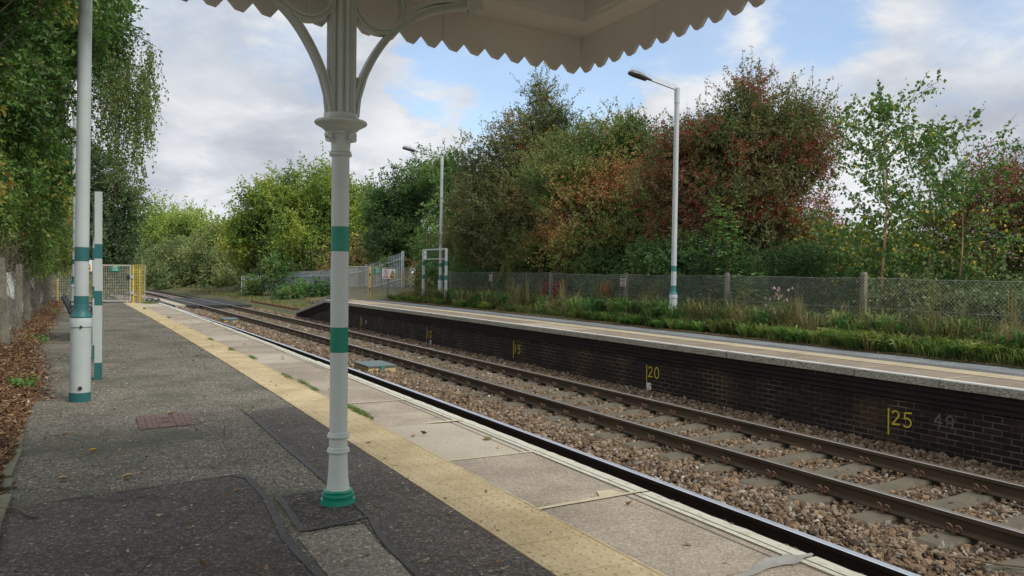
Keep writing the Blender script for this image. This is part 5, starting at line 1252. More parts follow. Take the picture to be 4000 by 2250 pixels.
plant('oak_tree', (17.6, 45, .2), oak, 'dark green broad-leaved tree behind the distant lamp post', 'tree', 'oak', GB, dens=30, leaf=.125, L=.6, per=9, seed=15, rc=.6, sprigs=50, trunk_r=.2, thr=.36)
ash = [(17.6, 61, 5.6, 3.3, 2.8), (14.87, 62.48, 6.0, 2.7, 2.5), (13.2, 65.2, 6.1, 2.4, 2.3), (11.9, 65.6, 3.9, 2.5, 2.2), (18.1, 58.4, 3.1, 2.8, 2.6), (14.9, 60.5, 3.1, 3.2, 2.4), (16.3, 62, 7.6, 1.5, 1.4)]
plant('ash_tree', (15.5, 62, -.5), ash, 'yellow-green ash tree behind the column', 'tree', 'ash', GB, dens=19, leaf=.19, L=1.0, per=9, seed=16, rc=.85, sprigs=90, trunk_r=.25, thr=.36, cl=1.8)
far = [(9.2, 122.24, 6.5, 3.6, 3.4), (12.15, 120.67, 6.5, 3.3, 3.2), (14.3, 119.59, 5.3, 2.8, 2.6), (7.2, 118.57, 4.01, 2.9, 2.9)]
plant('ash_tree', (11, 120, -.9), far, 'light green tree far down the line between the dark tree and the bushes', 'tree', 'far', 'distant trees along the line', dens=10, leaf=.30, L=1.4, per=8, seed=17, rc=1.2, sprigs=40, trunk_r=.3, thr=.35, cl=2.6)
far2 = [(17.5, 112, 3.5, 3.5, 2.8), (20, 106, 3.8, 3, 3), (13, 100, 2.4, 3, 2.2)]
plant('distant_tree', (17, 107, -.9), far2, 'hazy green tree in the gap between the far tree and the ash', 'tree', 'far', 'distant trees along the line', dens=9, leaf=.28, L=1.2, per=8, seed=18, rc=1.2, trunk_r=.3, thr=.33, cl=2.6, vb=-.15)
bush = [
 ([(8.6, 92, 1.7, 3.0, 2.6), (9.1, 86, 0, 3.0, 1.9)], 'tall grey-green bush by the outside of the curve', 19, 0),
 ([(6.3, 98, 1.2, 2.4, 2.4), (4.8, 104, 1.0, 2.8, 2.2)], 'low dark bush just right of the mesh gate', 20, -.1),
 ([(10.9, 85, 1.6, 2.7, 2.4), (11.4, 80, -.1, 1.8, 1.5)], 'rounded olive bush in the middle of the trackside bushes', 21, .05),
 ([(12.5, 79.5, 1.3, 2.3, 2.6), (11.8, 82.2, 4.0, 1.6, 1.6), (11.9, 76, -.2, 1.9, 1.3)], 'taller mixed bush left of the palisade fence end', 22, .1),
 ([(12.9, 70.3, 2.4, 1.8, 2.2), (12.6, 67, .4, 1.9, 1.6)], 'dark leafy bush leaning over the left end of the palisade fence', 23, -.05)]
for bl, lab, sd_, vb_ in bush: plant('bush', (bl[0][0], bl[0][1], -.8), bl, lab, 'bush', 'bush', 'bushes along the line', dens=17, leaf=.20, L=.8, per=8, seed=sd_, rc=.8, trunk_r=.08, thr=.30, cl=1.8, zmin=-1.0, vb=vb_)
plant('bush', (16.9, 56, -.5), [(17.9, 55.1, 2.2, 1.9, 1.5), (16.6, 55.7, .7, 1.9, 1.4), (18.5, 52, 1.6, 1.8, 1.6)], 'yellow-brown bush above the palisade fence right of the column', 'bush', 'brown', 'bushes along the line', dens=22, leaf=.15, L=.8, per=8, seed=24, rc=.6, sprigs=40, trunk_r=.08, thr=.36, cl=1.5)
plant('bush', (13.2, 64, -.5), [(13.2, 64, 1.1, 2.5, 1.6), (15.5, 58.6, 1.0, 2.2, 1.5)], 'dull green bush filling the space under the ash tree', 'bush', 'bush', 'bushes along the line', dens=20, leaf=.16, L=.8, per=8, seed=25, rc=.8, trunk_r=.08, thr=.32, cl=1.6)
plant('bush', (17.2, 40.4, .2), [(16.9, 41.2, 1.4, .9, .7), (17.5, 39.6, .8, .9, .7)], 'small pale yellow-leaved bush beside the high end of the palisade fence', 'bush', 'brown', 'bushes along the line', dens=26, leaf=.13, L=.7, per=8, seed=26, rc=.4, trunk_r=.05, thr=.4, vb=.35)
for bl, lab, sd_ in (([(11.5, 55.8, 1.1, .85, 1.0)], 'dark sycamore bush overhanging the left part of the palisade fence', 31), ([(10.5, 57.9, -.3, .75, 1.0)], 'small shrub at the foot of the left palisade panel', 32),
                 ([(12.2, 50.15, -.3, .8, .65)], 'bright green shrub in front of the palisade fence', 33), ([(11.3, 50.6, -.4, 1.0, .6)], 'low spreading shrub above the rusty rail', 34), ([(12.6, 47.7, -.25, .8, .65)], 'leafy shrub just left of the column in front of the palisade fence', 35)):
    plant('shrub', (bl[0][0], bl[0][1], -.9), bl, lab, 'shrub', 'sycamore' if sd_ == 33 else 'bramble', 'shrubs below the palisade fence', dens=34, leaf=.14, L=.5, per=8, seed=sd_, rc=.4, trunk_r=.03, thr=.32, zmin=-1.0, vb=-.12)
# lower growth behind the wire fence
for i, (bl, lab, mat, vb_) in enumerate([
 ([(13.95, 16.4, 1.55, .9, .8), (13.9, 17.6, 1.5, .8, .7), (13.8, 16.6, .6, .8, .8)], 'bramble mound behind the wire fence left of the spiked lamp post', 'bramble', 0),
 ([(14.2, 14.9, 1.35, 1.0, .65), (14.1, 15.4, .5, .9, .6)], 'bramble mound under the red-berried tree', 'bramble', -.05),
 ([(14.6, 13.2, 1.4, .8, .6), (14.5, 13.6, .5, .9, .6)], 'bramble mound between the red-berried tree and the birches', 'bramble', -.1),
 ([(14.0, 20.2, .9, .9, .9), (14.1, 19, .6, .9, .7)], 'bramble mound below the green and orange hawthorn', 'bramble', -.1),
 ([(13.9, 24.5, .9, 1.0, 1.0), (13.9, 27, .8, 1.0, .9)], 'bramble mound behind the small faded notice', 'bramble', -.2),
 ([(14.4, 30.5, 1.0, 1.4, 1.1), (15.4, 33.5, 1.2, 1.5, 1.4), (16, 36.5, 1.3, 1.5, 1.4)], 'dark undergrowth behind the empty sign frame', 'bramble', -.2),
 ([(14.8, 10.3, .55, .9, .75), (15.2, 9.2, .5, 1.0, .7), (16, 8.2, .5, 1.1, .7)], 'tangled undergrowth beneath the birches at the right edge', 'bush', .05),
 ([(15.4, 11.6, .9, .9, .7), (16.5, 10.2, .8, 1.0, .8), (17.5, 9.0, .9, 1.0, .9)], 'green undergrowth behind the birch trunks', 'bramble', .0)]):
    plant('undergrowth_bush', (bl[0][0], bl[0][1], 0), bl, lab, 'bush', mat, 'undergrowth mounds behind the wire fence', dens=85, leaf=.068, L=.3, per=8, seed=40+i, rc=.28, trunk=False, thr=.28, vb=vb_, zmin=0.0)
for i, (bl, lab) in enumerate([([(21.8, 17.8, 1.6, 1.3, 1.1), (21.5, 19.3, 2.2, 1.0, 1.1), (20.9, 20.8, 1.9, 1.2, 1.2)], 'green tree filling the gap between the red tree and the birches'), ([(24, 17.4, 1.5, 2.2, 1.1), (25.5, 15.5, 1.5, 2.0, 1.1), (26.5, 13, 1.4, 2, 1.1)], 'distant hedge seen through the birch leaves')]):
    plant('tree', (bl[0][0], bl[0][1], 0), bl, lab, 'tree', 'oak' if i == 0 else 'bush', GB, dens=34, leaf=.10, L=.5, per=8, seed=55+i, trunk_r=.08, thr=.36, vb=.15)
# young birches with pale trunks
def birch(x, y, h, label, seed, spread=1.0, dens_=1.0):
    t = thing('birch_tree', (x, y, 0), label, 'tree', 'young birches behind the wire fence'); g_ = np.random.default_rng(seed)
    P = [(x+.03*math.sin(z*1.7+seed), y+.03*math.cos(z*1.3), z) for z in np.linspace(-.1, h, 14)]
    tr = MB().tube(P, np.linspace(.038, .006, 14), 9)
    S0, S1, LC, LA = [], [], [], []; n = int(54*h/5)
    for k in range(n):
        z = h*(.10+.90*(k/n)**.85); az = k*2.4+g_.random()*.8; ln = spread*(.35+.95*math.sin(math.pi*min(1, max(.12, 1.12-z/h)))**.8)*(.7+.5*g_.random())
        if z > h*.93: ln *= .45
        e0 = .45+.5*(z/h); p = np.array([x+.03*math.sin(z*1.7+seed), y+.03*math.cos(z*1.3), z]); d = unit(np.array([math.cos(az), math.sin(az), e0+.25*g_.normal()])); m_ = 7
        for j in range(m_):
            d2 = unit(d+g_.normal(size=3)*.14+np.array([0, 0, -.06*j/m_*3])); q = p+d2*ln/m_; S0.append(p); S1.append(q); p = q
            for l in range(int(6*dens_)):
                C = p+g_.normal(size=3)*.055*(1+j*.16); LC.append(C); LA.append(unit(d2*.4+g_.normal(size=3)*.5+np.array([0, 0, -.7])))
            if j > 1 and g_.random() < .7:
                sd_ = unit(d2+g_.normal(size=3)*.8+np.array([0, 0, .15])); L2 = ln*.32; S0.append(p); S1.append(p+sd_*L2)
                for l in range(int(10*dens_)): LC.append(p+sd_*L2*g_.random()+g_.normal(size=3)*.02); LA.append(unit(g_.normal(size=3)*.5+np.array([0, 0, -.8])))
    V1, T1 = leaf_tris(np.array(LC), np.array(LA), .072, g_, aspect=.85); S0, S1 = np.array(S0), np.array(S1); V2, T2 = prism_tris(S0, S1, .006+0*S0[:, 0], .004+0*S0[:, 0], g_)
    zz_ = np.array(LC)[:, 2]; v = np.clip(.42+.22*g_.normal(size=len(LC))+.12*(zz_ < 2.6), 0, .93); v = np.where(g_.random(len(LC)) < .012+.04*(zz_ < 2.6), .97, v)
    tri_mesh('foliage', np.concatenate([V1, V2]), np.concatenate([T1, T2+len(V1)]), [LM['birch'], M['twig']], np.concatenate([np.repeat(v, 2), np.zeros(len(T2))]), np.concatenate([np.zeros(len(T1)), np.ones(len(T2))]), parent=t)
    tr.build('trunk', M['bark_pale'], t, smooth_=True)
birch(14.53, 10.95, 4.75, 'taller young birch with a pale orange trunk against the sky', 3, 1.1, 1.35)
birch(15.9, 10.9, 4.2, 'second birch with a slender pale trunk right of the taller one', 5, 1.25, 1.4)
birch(16.0, 13.6, 2.3, 'small bushy birch between the red-berried tree and the taller birch', 9, 1.0, 1.4)
# sycamore saplings at the fence
def sapling(x, y, h, label, seed, n=70, wide=.42):
    t = thing('sycamore_sapling', (x, y, 0), label, 'sapling', 'sycamore saplings by the wire fence'); g_ = np.random.default_rng(seed); st_ = MB(); LC, LA = [], []
    for s_ in range(3):
        a = g_.random()*6.28; tx, ty = x+wide*.5*math.cos(a), y+wide*.5*math.sin(a); hh_ = h*(.7+.3*g_.random()) if s_ else h
        P = [(x+(tx-x)*t_**1.3, y+(ty-y)*t_**1.3, hh_*t_) for t_ in np.linspace(0, 1, 8)]; st_.tube(P, np.linspace(.016, .004, 8), 6)
        for k in range(n):
            t_ = .12+.88*g_.random()**.8; p = np.array([x+(tx-x)*t_**1.3, y+(ty-y)*t_**1.3, hh_*t_]); d = unit(np.append(g_.normal(size=2), .3)); ln = wide*(.25+.75*g_.random())*(1.25-t_*.75)
            LC.append(p+d*ln); LA.append(unit(d+np.array([0, 0, -.5])))
    C = np.array(LC); A = np.array(LA); V, T, v = [], [], []; k_ = 0
    side = unit(np.cross(A, [0, 0, 1.0]))
    for ang, sc_ in ((0, 1.0), (.9, .8), (-.9, .8), (1.7, .5), (-1.7, .5)):     # five lobes
        Ar = A*math.cos(ang)+side*math.sin(ang); a, b_ = leaf_tris(C, Ar, .115*sc_, g_, aspect=.6, fold=.08, flat=3.0); V.append(a); T.append(b_+k_); k_ += len(a); v.append(np.repeat(np.clip(.45+.25*g_.normal(size=len(C)), 0, .93), 2))
    tri_mesh('foliage', np.concatenate(V), np.concatenate(T), LM['sycamore'], np.concatenate(v), parent=t); st_.build('stem', M['twig'], t)
sapling(13.25, 14.1, 2.95, 'tall bright green sycamore sapling at the fence right of the spiked lamp post', 3, 95)
sapling(13.35, 14.9, 3.15, 'thin pale-topped sycamore sapling close behind the spiked lamp post', 4, 55, .34)
sapling(13.3, 13.5, 1.3, 'short sycamore sapling pressing against the wire', 5, 60)

# left side: big overhanging tree, weeping branches, ivy
bigL = [(-1.0, 14.7, 4.6, .85, 1.0), (-.45, 15.6, 5.3, .8, .9), (-1.1, 15.2, 3.3, .7, .95), (-1.0, 14.2, 5.9, 1.0, .8), (-.2, 16.3, 6.1, .85, .75), (-.9, 17.4, 2.9, .65, .9), (.1, 18.1, 6.1, .8, .9), (-1.4, 12.6, 4.4, .8, 1.2), (-1.3, 18.6, 4.3, 1.0, 1.2), (-2.2, 11, 5.2, 1.2, 1.3)]
plant('maple_tree', (-2.4, 15.5, .4), bigL, 'large green tree leaning over the platform at the upper left', 'tree', 'maple', 'trees along the left boundary', dens=95, leaf=.082, L=.4, per=9, seed=71, rc=.30, trunk_r=.16, thr=.24, droop=.5, tilt=.8, vb=-.05, lump=.25, fill=2.6)
plant('maple_tree', (-1.9, 8.2, .4), [(-.75, 8.4, 3.55, .38, .40), (-.55, 8.2, 4.0, .5, .42), (-1.2, 8.6, 3.1, .4, .8), (-1.3, 9.6, 3.6, .5, .9), (-.22, 7.9, 3.85, .25, .24), (.02, 8.05, 4.0, .30, .26)], 'near leafy branches in front of the top of the nearest lamp post', 'tree', 'maple', 'trees along the left boundary', dens=105, leaf=.066, L=.28, per=9, seed=72, rc=.22, trunk_r=.018, thr=.28, droop=.5, tilt=.8, vb=-.02)
# weeping birch: hanging strands
wt = thing('weeping_birch', (-1.6, 20, .4), 'weeping birch with hanging strings of small leaves against the sky', 'tree', 'trees along the left boundary'); g_ = np.random.default_rng(81)
S0, S1, LC, LA = [], [], [], []
def strand(p, ln, g_):
    m_ = max(4, int(ln/.10)); d = unit(np.array([g_.normal()*.12, g_.normal()*.12, -1.0]))
    for j in range(m_):
        d = unit(d+g_.normal(size=3)*.10+np.array([0, 0, -.12])); q = p+d*ln/m_; S0.append(p); S1.append(q); p = q
        for l in range(4): LC.append(p+g_.normal(size=3)*.030); LA.append(unit(g_.normal(size=3)*.6+np.array([0, 0, -.8])))
for k in range(430):
    u = g_.random(); x = -1.0+2.30*u**.8+g_.normal()*.06; y = 18.6+g_.normal()*.75+x*.25; top_ = 7.45-1.30*max(0, x+.2)**1.15+g_.normal()*.25
    z = top_-g_.random()**1.3*(2.4 if x < 1.05 else 1.2); strand(np.array([x, y, z]), (.55+.9*g_.random())*(1.0 if x < 1.1 else .8), g_)
for k in range(46):     # the outermost low curtain
    x = .40+.65*g_.random(); strand(np.array([x, 18.7+g_.normal()*.4, 5.6+g_.normal()*.3-.25*abs(x-.9)]), 1.0+.7*g_.random(), g_)
for k in range(16): x = 1.12+.30*g_.random(); strand(np.array([x, 18.9+g_.normal()*.3, 5.95+g_.normal()*.12]), .75+.5*g_.random(), g_)
V1, T1 = leaf_tris(np.array(LC), np.array(LA), .050, g_, aspect=.75); S0a, S1a = np.array(S0), np.array(S1); V2, T2 = prism_tris(S0a, S1a, .0028+0*S0a[:, 0], .0022+0*S0a[:, 0], g_)
tri_mesh('foliage', np.concatenate([V1, V2]), np.concatenate([T1, T2+len(V1)]), [LM['weeping'], M['twig']], np.concatenate([np.repeat(np.clip(.35+.25*g_.normal(size=len(LC)), 0, 1), 2), np.zeros(len(T2))]), np.concatenate([np.zeros(len(T1)), np.ones(len(T2))]), parent=wt)
mb = MB(); mb.tube(spl([(-1.7, 20, .2), (-1.6, 19.9, 3), (-1.3, 19.5, 6), (-1.0, 19.2, 8)], 5), np.linspace(.13, .05, 16), 9)
for x1, z1, y1 in ((.6, 7.0, 18.8), (1.15, 6.3, 19.0), (.0, 8.0, 18.7), (.8, 6.8, 18.6), (1.35, 6.0, 18.9), (.4, 7.6, 19.3)): mb.tube(spl([(-1.25, 19.4, 6.1), ((x1-1.2)/2, (y1+19.4)/2, max(z1, 6.1)+.45), (x1, y1, z1)], 5), np.linspace(.035, .006, 11), 6)
mb.build('trunk', M['bark'], wt, smooth_=True)
darkL = [(.4, 37.2, 4.2, 1.45, 2.0), (-.3, 36.5, 5.0, 1.1, 1.5), (1.4, 37.9, 3.0, .9, 1.2), (.3, 37.2, 2.3, 1.3, 1.3), (-.5, 35.4, 2.1, 1.1, 1.3), (1.6, 38, 4.1, .5, .4), (.9, 37.5, 1.2, 1.0, .9), (-1.6, 36, 3.5, 1.5, 2.5), (-2.3, 34, 1.8, 1.5, 1.8)]
plant('dark_tree', (-.3, 37, -.8), darkL, 'dark tree behind the mesh barrier on the left', 'tree', 'darkL', 'trees along the left boundary', dens=42, leaf=.10, L=.5, per=8, seed=73, rc=.5, sprigs=60, trunk_r=.15, thr=.30, zmin=-.8)
plant('bush', (3.0, 58, -.9), [(1.2, 62, .6, 2.0, 1.9), (-1.2, 55, .5, 2, 2), (2.6, 75, .9, 2.2, 2.2), (-.5, 90, 1.0, 4, 3), (-3, 66, 1.2, 2.5, 2.5)], 'dim green bushes seen through and over the mesh gate', 'bush', 'bush', 'bushes along the line', dens=15, leaf=.17, L=.7, per=8, seed=74, rc=.9, trunk_r=.08, thr=.3, cl=1.8, zmin=-1.0)
ivy = [([(-1.35, 13.9, 2.15, .42, .85), (-1.35, 14.9, 2.6, .5, .8), (-1.5, 12.8, 2.6, .5, 1.0), (-1.45, 11.5, 2.2, .5, 1.0)], 'ivy hanging over the nearest concrete fence posts', 82),
       ([(-1.1, 18.0, 2.2, .55, .85), (-1.05, 19.7, 2.1, .55, .85), (-1.2, 16.5, 2.4, .45, .8), (-1.0, 18.8, 1.6, .35, .5)], 'ivy bulging over the middle fence posts', 83),
       ([(-.85, 22.5, 1.9, .5, .8), (-.7, 25.3, 1.8, .5, .85), (-.9, 28, 1.6, .5, .8), (-1.0, 24, 2.8, .6, .9), (-.75, 27, 2.7, .6, .8)], 'ivy and hedge leaves by the end barrier on the left', 84)]
for bl, lab, sd_ in ivy: plant('ivy', (bl[0][0], bl[0][1], 1.2), bl, lab, 'ivy', 'ivy', 'ivy on the left boundary', dens=150, leaf=.062, L=.2, per=7, seed=sd_, rc=.20, trunk=False, thr=.25, droop=.7, fill=3.5, zmin=1.15, up_=-.2)
g_ = np.random.default_rng(90); n = 5200; y = 8+22*g_.random(n)**.8; x = -1.10+.10*g_.normal(size=n); z = .1+1.5*g_.random(n); P = np.stack([x, y, z], 1); d = g_.normal(size=(n, 3))*np.array([.3, .5, .8])+np.array([0, 0, -.3]); E_ = P+unit(d)*(.1+.35*g_.random((n, 1))); E_[:, 2] = np.maximum(E_[:, 2], .02)
V, T = prism_tris(P, E_, .003+0*x, .0018+0*x, g_); tri_mesh('dead_brushwood', V, T, LM['stem'], np.repeat(g_.random(n), 6), kind='stuff', label='dead brown brushwood tangled in the left boundary fence')

# grass, weeds and litter
def blades(n, fx, g_, h0, h1, wd, bend, seedhead=False):
    P = fx(n); n = len(P); a = g_.random(n)*6.28; d = np.stack([np.cos(a), np.sin(a), 0*a], 1); s_ = np.stack([-np.sin(a), np.cos(a), 0*a], 1); h = (h0+(h1-h0)*g_.random(n)**1.3)[:, None]
    b_ = bend*(.3+g_.random((n, 1))); M1 = P+np.array([0, 0, 1])*h*.55+d*h*b_*.3; Tp = P+np.array([0, 0, 1])*h*(1-.25*b_)+d*h*b_; w = wd*(.6+.8*g_.random((n, 1)))
    V = np.stack([P-s_*w, P+s_*w, M1-s_*w*.8, M1+s_*w*.8, Tp], 1).reshape(-1, 3); b0 = (np.arange(n)*5)[:, None]
    T = np.concatenate([b0+np.array([q]) for q in ((0, 1, 3), (0, 3, 2), (2, 3, 4))], 1).reshape(-1, 3); return V, T
def verge(w0, w1, s0, s1, near_pow=1.5, patch_seed=None, thr=0, z=.03, g_=g_, edge=.1, sc_=1.2):
    N = VN(patch_seed or 1)
    def f(n):
        s_ = s0+(s1-s0)*g_.random(n)**near_pow; w = w0+(w1-w0)*g_.random(n); P = np.stack([off(s_)+w, s_, np.full(n, z)], 1)
        k = N(P*np.array([1, 1, 0])+31, sc_) > thr
        k &= (w > w0+edge*2*N(P*np.array([0, 1, 0])+7, 2.2)); return P[k]
    return f
g_ = np.random.default_rng(101)
def grass(name, lst, mat, label):
    V, T, A = [], [], []; k = 0
    for n, f, h0, h1, wd, be_, vb_ in lst:
        a, b_ = blades(n, f, g_, h0, h1, wd, be_); V.append(a); T.append(b_+k); k += len(a); A.append(np.clip(np.repeat(vb_+.22*g_.normal(size=len(a)//5), 3), 0, 1))
    tri_mesh(name, np.concatenate(V), np.concatenate(T), LM[mat], np.concatenate(A), kind='stuff', label=label)
grass('green_grass', [(26000, verge(11.48, 12.3, 4, 14, 1.0, 5, .46, sc_=2.6, edge=.32), .04, .20, .004, .9, .40), (17000, verge(11.5, 12.3, 14, 33, 1.0, 6, .50, sc_=2.4, edge=.32), .04, .20, .005, .9, .40),
      (15000, verge(12.1, 13.3, 4, 31, 1.0, 8, .44, sc_=2.0), .10, .50, .005, .7, .35), (6000, verge(11.5, 12.1, 4, 12, 1.0, 3, .52, sc_=2.5), .12, .34, .006, .9, .6)], 'grass', 'rough green grass along the edge of the far platform')
grass('dry_grass', [(30000, verge(12.0, 13.3, 9, 32, 1.0, 12, .34, edge=.25, sc_=2.0), .2, .60, .0042, .7, .5), (12000, verge(12.3, 13.4, 4, 10.5, 1.0, 14, .40, edge=.3, sc_=2.0), .15, .50, .0038, .7, .4),
      (9000, verge(11.7, 12.5, 5, 30, 1.0, 15, .46, sc_=2.4), .10, .45, .0036, .7, .5)], 'straw', 'tall straw-coloured dry grass against the wire fence')
grass('ramp_grass', [(9000, verge(9.65, 11.4, 32.8, 37.0, 1.0, 16, .2, z=-.30), .1, .35, .007, .6, .75), (9000, verge(10.6, 12.5, 37, 58, 1.0, 17, .25, z=-.92), .15, .4, .010, .6, .6),
      (12000, verge(10.6, 13.5, 58, 110, 1.0, 18, .2, z=-.95), .15, .5, .016, .6, .6)], 'straw', 'tufts of dry grass on the far ramp and beside the line')
grass('bank_weeds', [(9000, verge(10.8, 13, 36, 62, 1.0, 19, .35, z=-.9), .15, .45, .012, .6, .45), (9000, verge(10.8, 14, 62, 120, 1.0, 20, .3, z=-.95), .2, .5, .02, .6, .4)], 'grass', 'green weeds on the bank beyond the far platform')
def low_leaves(name, n, f, size, mat, label, hmax=.18, vb_=.5):
    P = f(n); n = len(P); P = P+np.stack([0*P[:, 0], 0*P[:, 0], hmax*g_.random(n)**1.5], 1); A = g_.normal(size=(n, 3))*np.array([1, 1, .4])+np.array([0, 0, .35]); V, T = leaf_tris(P, A, size, g_, aspect=.55)
    tri_mesh(name, V, T, LM[mat], np.clip(np.repeat(vb_+.2*g_.normal(size=n), 2), 0, 1), kind='stuff', label=label)
low_leaves('verge_weeds', 22000, verge(11.45, 12.5, 4, 17, 1.0, 22, .50, sc_=2.2, edge=.32), .055, 'grass', 'leafy green weeds spilling onto the far platform edge', .22, .35)
low_leaves('verge_weeds', 9000, verge(12.0, 13.2, 4, 24, 1.0, 23, .48), .06, 'bramble', 'darker leafy weeds in front of the wire fence', .5, .45)
def weed(name, x, y, label, cat, mat, n, h, w, leaf, seed, z=0.0, grp=None, flowers=None, spiky=False, vb_=.5):
    t = thing(name, (x, y, z), label, cat, grp); q = np.random.default_rng(seed); k = max(3, n//14); st_ = MB(); C, A = [], []
    for i in range(k):
        a = q.random()*6.28; r_ = w*q.random()**.6; tp = np.array([x+r_*math.cos(a), y+r_*math.sin(a), z+h*(.55+.45*q.random())]); b0 = np.array([x+.2*r_*math.cos(a), y+.2*r_*math.sin(a), z-.02]); st_.tube([b0, (b0*.5+tp*.5)+q.normal(size=3)*.02, tp], [.004, .003, .0015], 4)
        for j in range(14):
            f = q.random()**.7 if not spiky else .35+.65*q.random(); C.append(b0+(tp-b0)*f+q.normal(size=3)*(.012 if spiky else .03)); A.append(unit(q.normal(size=3)+np.array([math.cos(a)*.6, math.sin(a)*.6, .3 if not spiky else .8])))
    V, T = leaf_tris(np.array(C), np.array(A), leaf, q, aspect=.9 if spiky else .5)
    tri_mesh('foliage', V, T, LM[mat], np.clip(np.repeat(vb_+.2*q.normal(size=len(C)), 2), 0, 1), parent=t); st_.build('stem', M['twig'] if mat != 'dock' else M['rust'], t)
    if flowers:
        C = []; A = []
        for i in range(flowers):
            a = q.random()*6.28; c = np.array([x+w*.9*q.random()*math.cos(a), y+w*.9*q.random()*math.sin(a), z+h*(.45+.65*q.random())])
            for j in range(5): C.append(c); A.append(np.array([-.3, math.cos(j*1.257), math.sin(j*1.257)]))
        V, T = leaf_tris(np.array(C), np.array(A), .032, q, aspect=1.1, fold=.02)
        for i in range(flowers): tri_mesh('flower', V[i*20:i*20+20], T[:10], LM['petal'], np.full(10, q.random()), parent=t)
    return t
weed('mallow_plant', 12.25, 11.55, 'pink-flowered mallow plant standing against the wire fence', 'plant', 'grass', 900, .95, .38, .045, 201, flowers=24)
weed('dock_plant', 12.45, 20.3, 'dark red dock with two seed stalks in the dry grass', 'plant', 'dock', 700, 1.05, .26, .035, 202, grp='dark red dock stalks', spiky=True)
weed('dock_plant', 12.5, 21.2, 'short dark red dock spike left of the double-stalked dock', 'plant', 'dock', 300, 1.15, .12, .035, 203, grp='dark red dock stalks', spiky=True)
weed('dock_plant', 12.5, 17.95, 'single dark red dock spike under the second faded notice', 'plant', 'dock', 420, 1.2, .12, .035, 204, grp='dark red dock stalks', spiky=True)
weed('ragwort_plant', 11.95, 9.0, 'low plant with tiny yellow-green tops at the far right of the verge', 'plant', 'grass', 500, .35, .3, .04, 205, vb_=.75)
weed('dock_leaves', 11.75, 20.1, 'broad-leaved green rosette at the platform edge below the dark red dock', 'plant', 'sycamore', 200, .28, .22, .12, 206)
wd = [(1.85, 21.5), (1.95, 14.8), (2.0, 12.9), (2.09, 11.6), (2.13, 8.85), (2.12, 8.35), (2.08, 9.4), (2.0, 30.2), (1.6, 26.5), (2.14, 6.9)]
def tuft(x, y, n, h, rx, ry, z, label, seed, grp, mat='grass', wd_=.0035, vb_=.55):
    q = np.random.default_rng(seed); P = np.stack([x+rx*q.normal(size=n), y+ry*q.normal(size=n), np.full(n, z)], 1)
    P[:, :2] = np.clip(P[:, :2], [x-2*rx, y-2*ry], [x+2*rx, y+2*ry]); V, T = blades(n, lambda k: P, q, h*.4, h, wd_, 1.3); tri_mesh('weed_tuft', V, T, LM[mat], np.clip(np.repeat(vb_+.2*q.normal(size=n), 3), 0, 1), label=label, category='weed', group=grp)
for i, (x_, y_) in enumerate(wd):
    tuft(x_, y_, 150 if i not in (7, 8, 9) else 520, .035 if i != 7 else .11, .018 if i != 7 else .12, .13 if i < 7 else .2, .006, 'small green weed tuft growing in the joint of the near platform edge paving', 220+i, 'weed tufts in the near platform joints')
for i, (x_, y_, lab) in enumerate([(-.55, 9.6, 'low green weed in the leaf litter beside the nearest lamp post base'), (-.70, 15.0, 'low green weed in the leaf litter beside the leaning posts'), (-.80, 24.2, 'low green weed near the far end of the left fence')]):
    weed('ground_weed', x_, y_, lab, 'weed', 'sycamore', 230, .09, .2, .05, 240+i, grp='green weeds in the leaf litter', vb_=.6)
# litter under the left fence and scattered over the asphalt
g_ = np.random.default_rng(150)
def litter(n, fxy, size, zf, name, label, mat='litter', vb_=.45):
    xy = fxy(n); n = len(xy); P = np.stack([xy[:, 0], xy[:, 1], zf(xy)], 1); A = g_.normal(size=(n, 3))*np.array([1, 1, .22]); V, T = leaf_tris(P, A, size, g_, aspect=.5, fold=.22, flat=2.5)
    tri_mesh(name, V, T, LM[mat], np.clip(np.repeat(vb_+.27*g_.normal(size=n), 2), 0, 1), kind='stuff', label=label)
def bedxy(n):
    y = 4.2+26*g_.random(n)**1.25; edge_ = np.where(y < 8.6, -.43, -.45-.28*smooth((y-8.6)/6))+.10*g_.normal(size=n)*(y > 8.6); x = edge_-(.9*g_.random(n)**1.4); return np.stack([x, y], 1)
def bedz(xy): return .012+np.clip(-(xy[:, 0]+.55)*.32, 0, .25)+.03*g_.random(len(xy))
litter(52000, bedxy, .042, bedz, 'leaf_litter', 'drift of fallen brown leaves under the left fence')
def scat(n):
    y = 2.8+26*g_.random(n)**1.35; x = -.9+2.7*g_.random(n); k = g_.random(n) < (.25+.75*np.exp(-(x+.6)*1.2)); return np.stack([x[k], y[k]], 1)
litter(8500, scat, .021, lambda q: np.full(len(q), .012), 'leaf_litter', 'small dry leaf fragments scattered over the asphalt', vb_=.85)
def scat2(n):
    y = 2.0+20*g_.random(n)**1.2; x = -.4+3.1*g_.random(n); return np.stack([x, y], 1)
litter(160, scat2, .045, lambda q: np.full(len(q), .020), 'leaf_litter', 'few larger curled leaves scattered on the near platform', vb_=.6)
n = 420; xy = scat(n*2)[:n]; P = np.stack([xy[:, 0], xy[:, 1], np.full(len(xy), .010)], 1); a = g_.random(len(xy))*6.28; E_ = P+np.stack([np.cos(a), np.sin(a), 0*a], 1)*(.02+.07*g_.random((len(xy), 1)))
V, T = prism_tris(P, E_, .0016+0*a, .0012+0*a, g_); tri_mesh('twig_litter', V, T, LM['stem'], np.repeat(g_.random(len(xy)), 6), kind='stuff', label='tiny broken twigs lying on the asphalt')
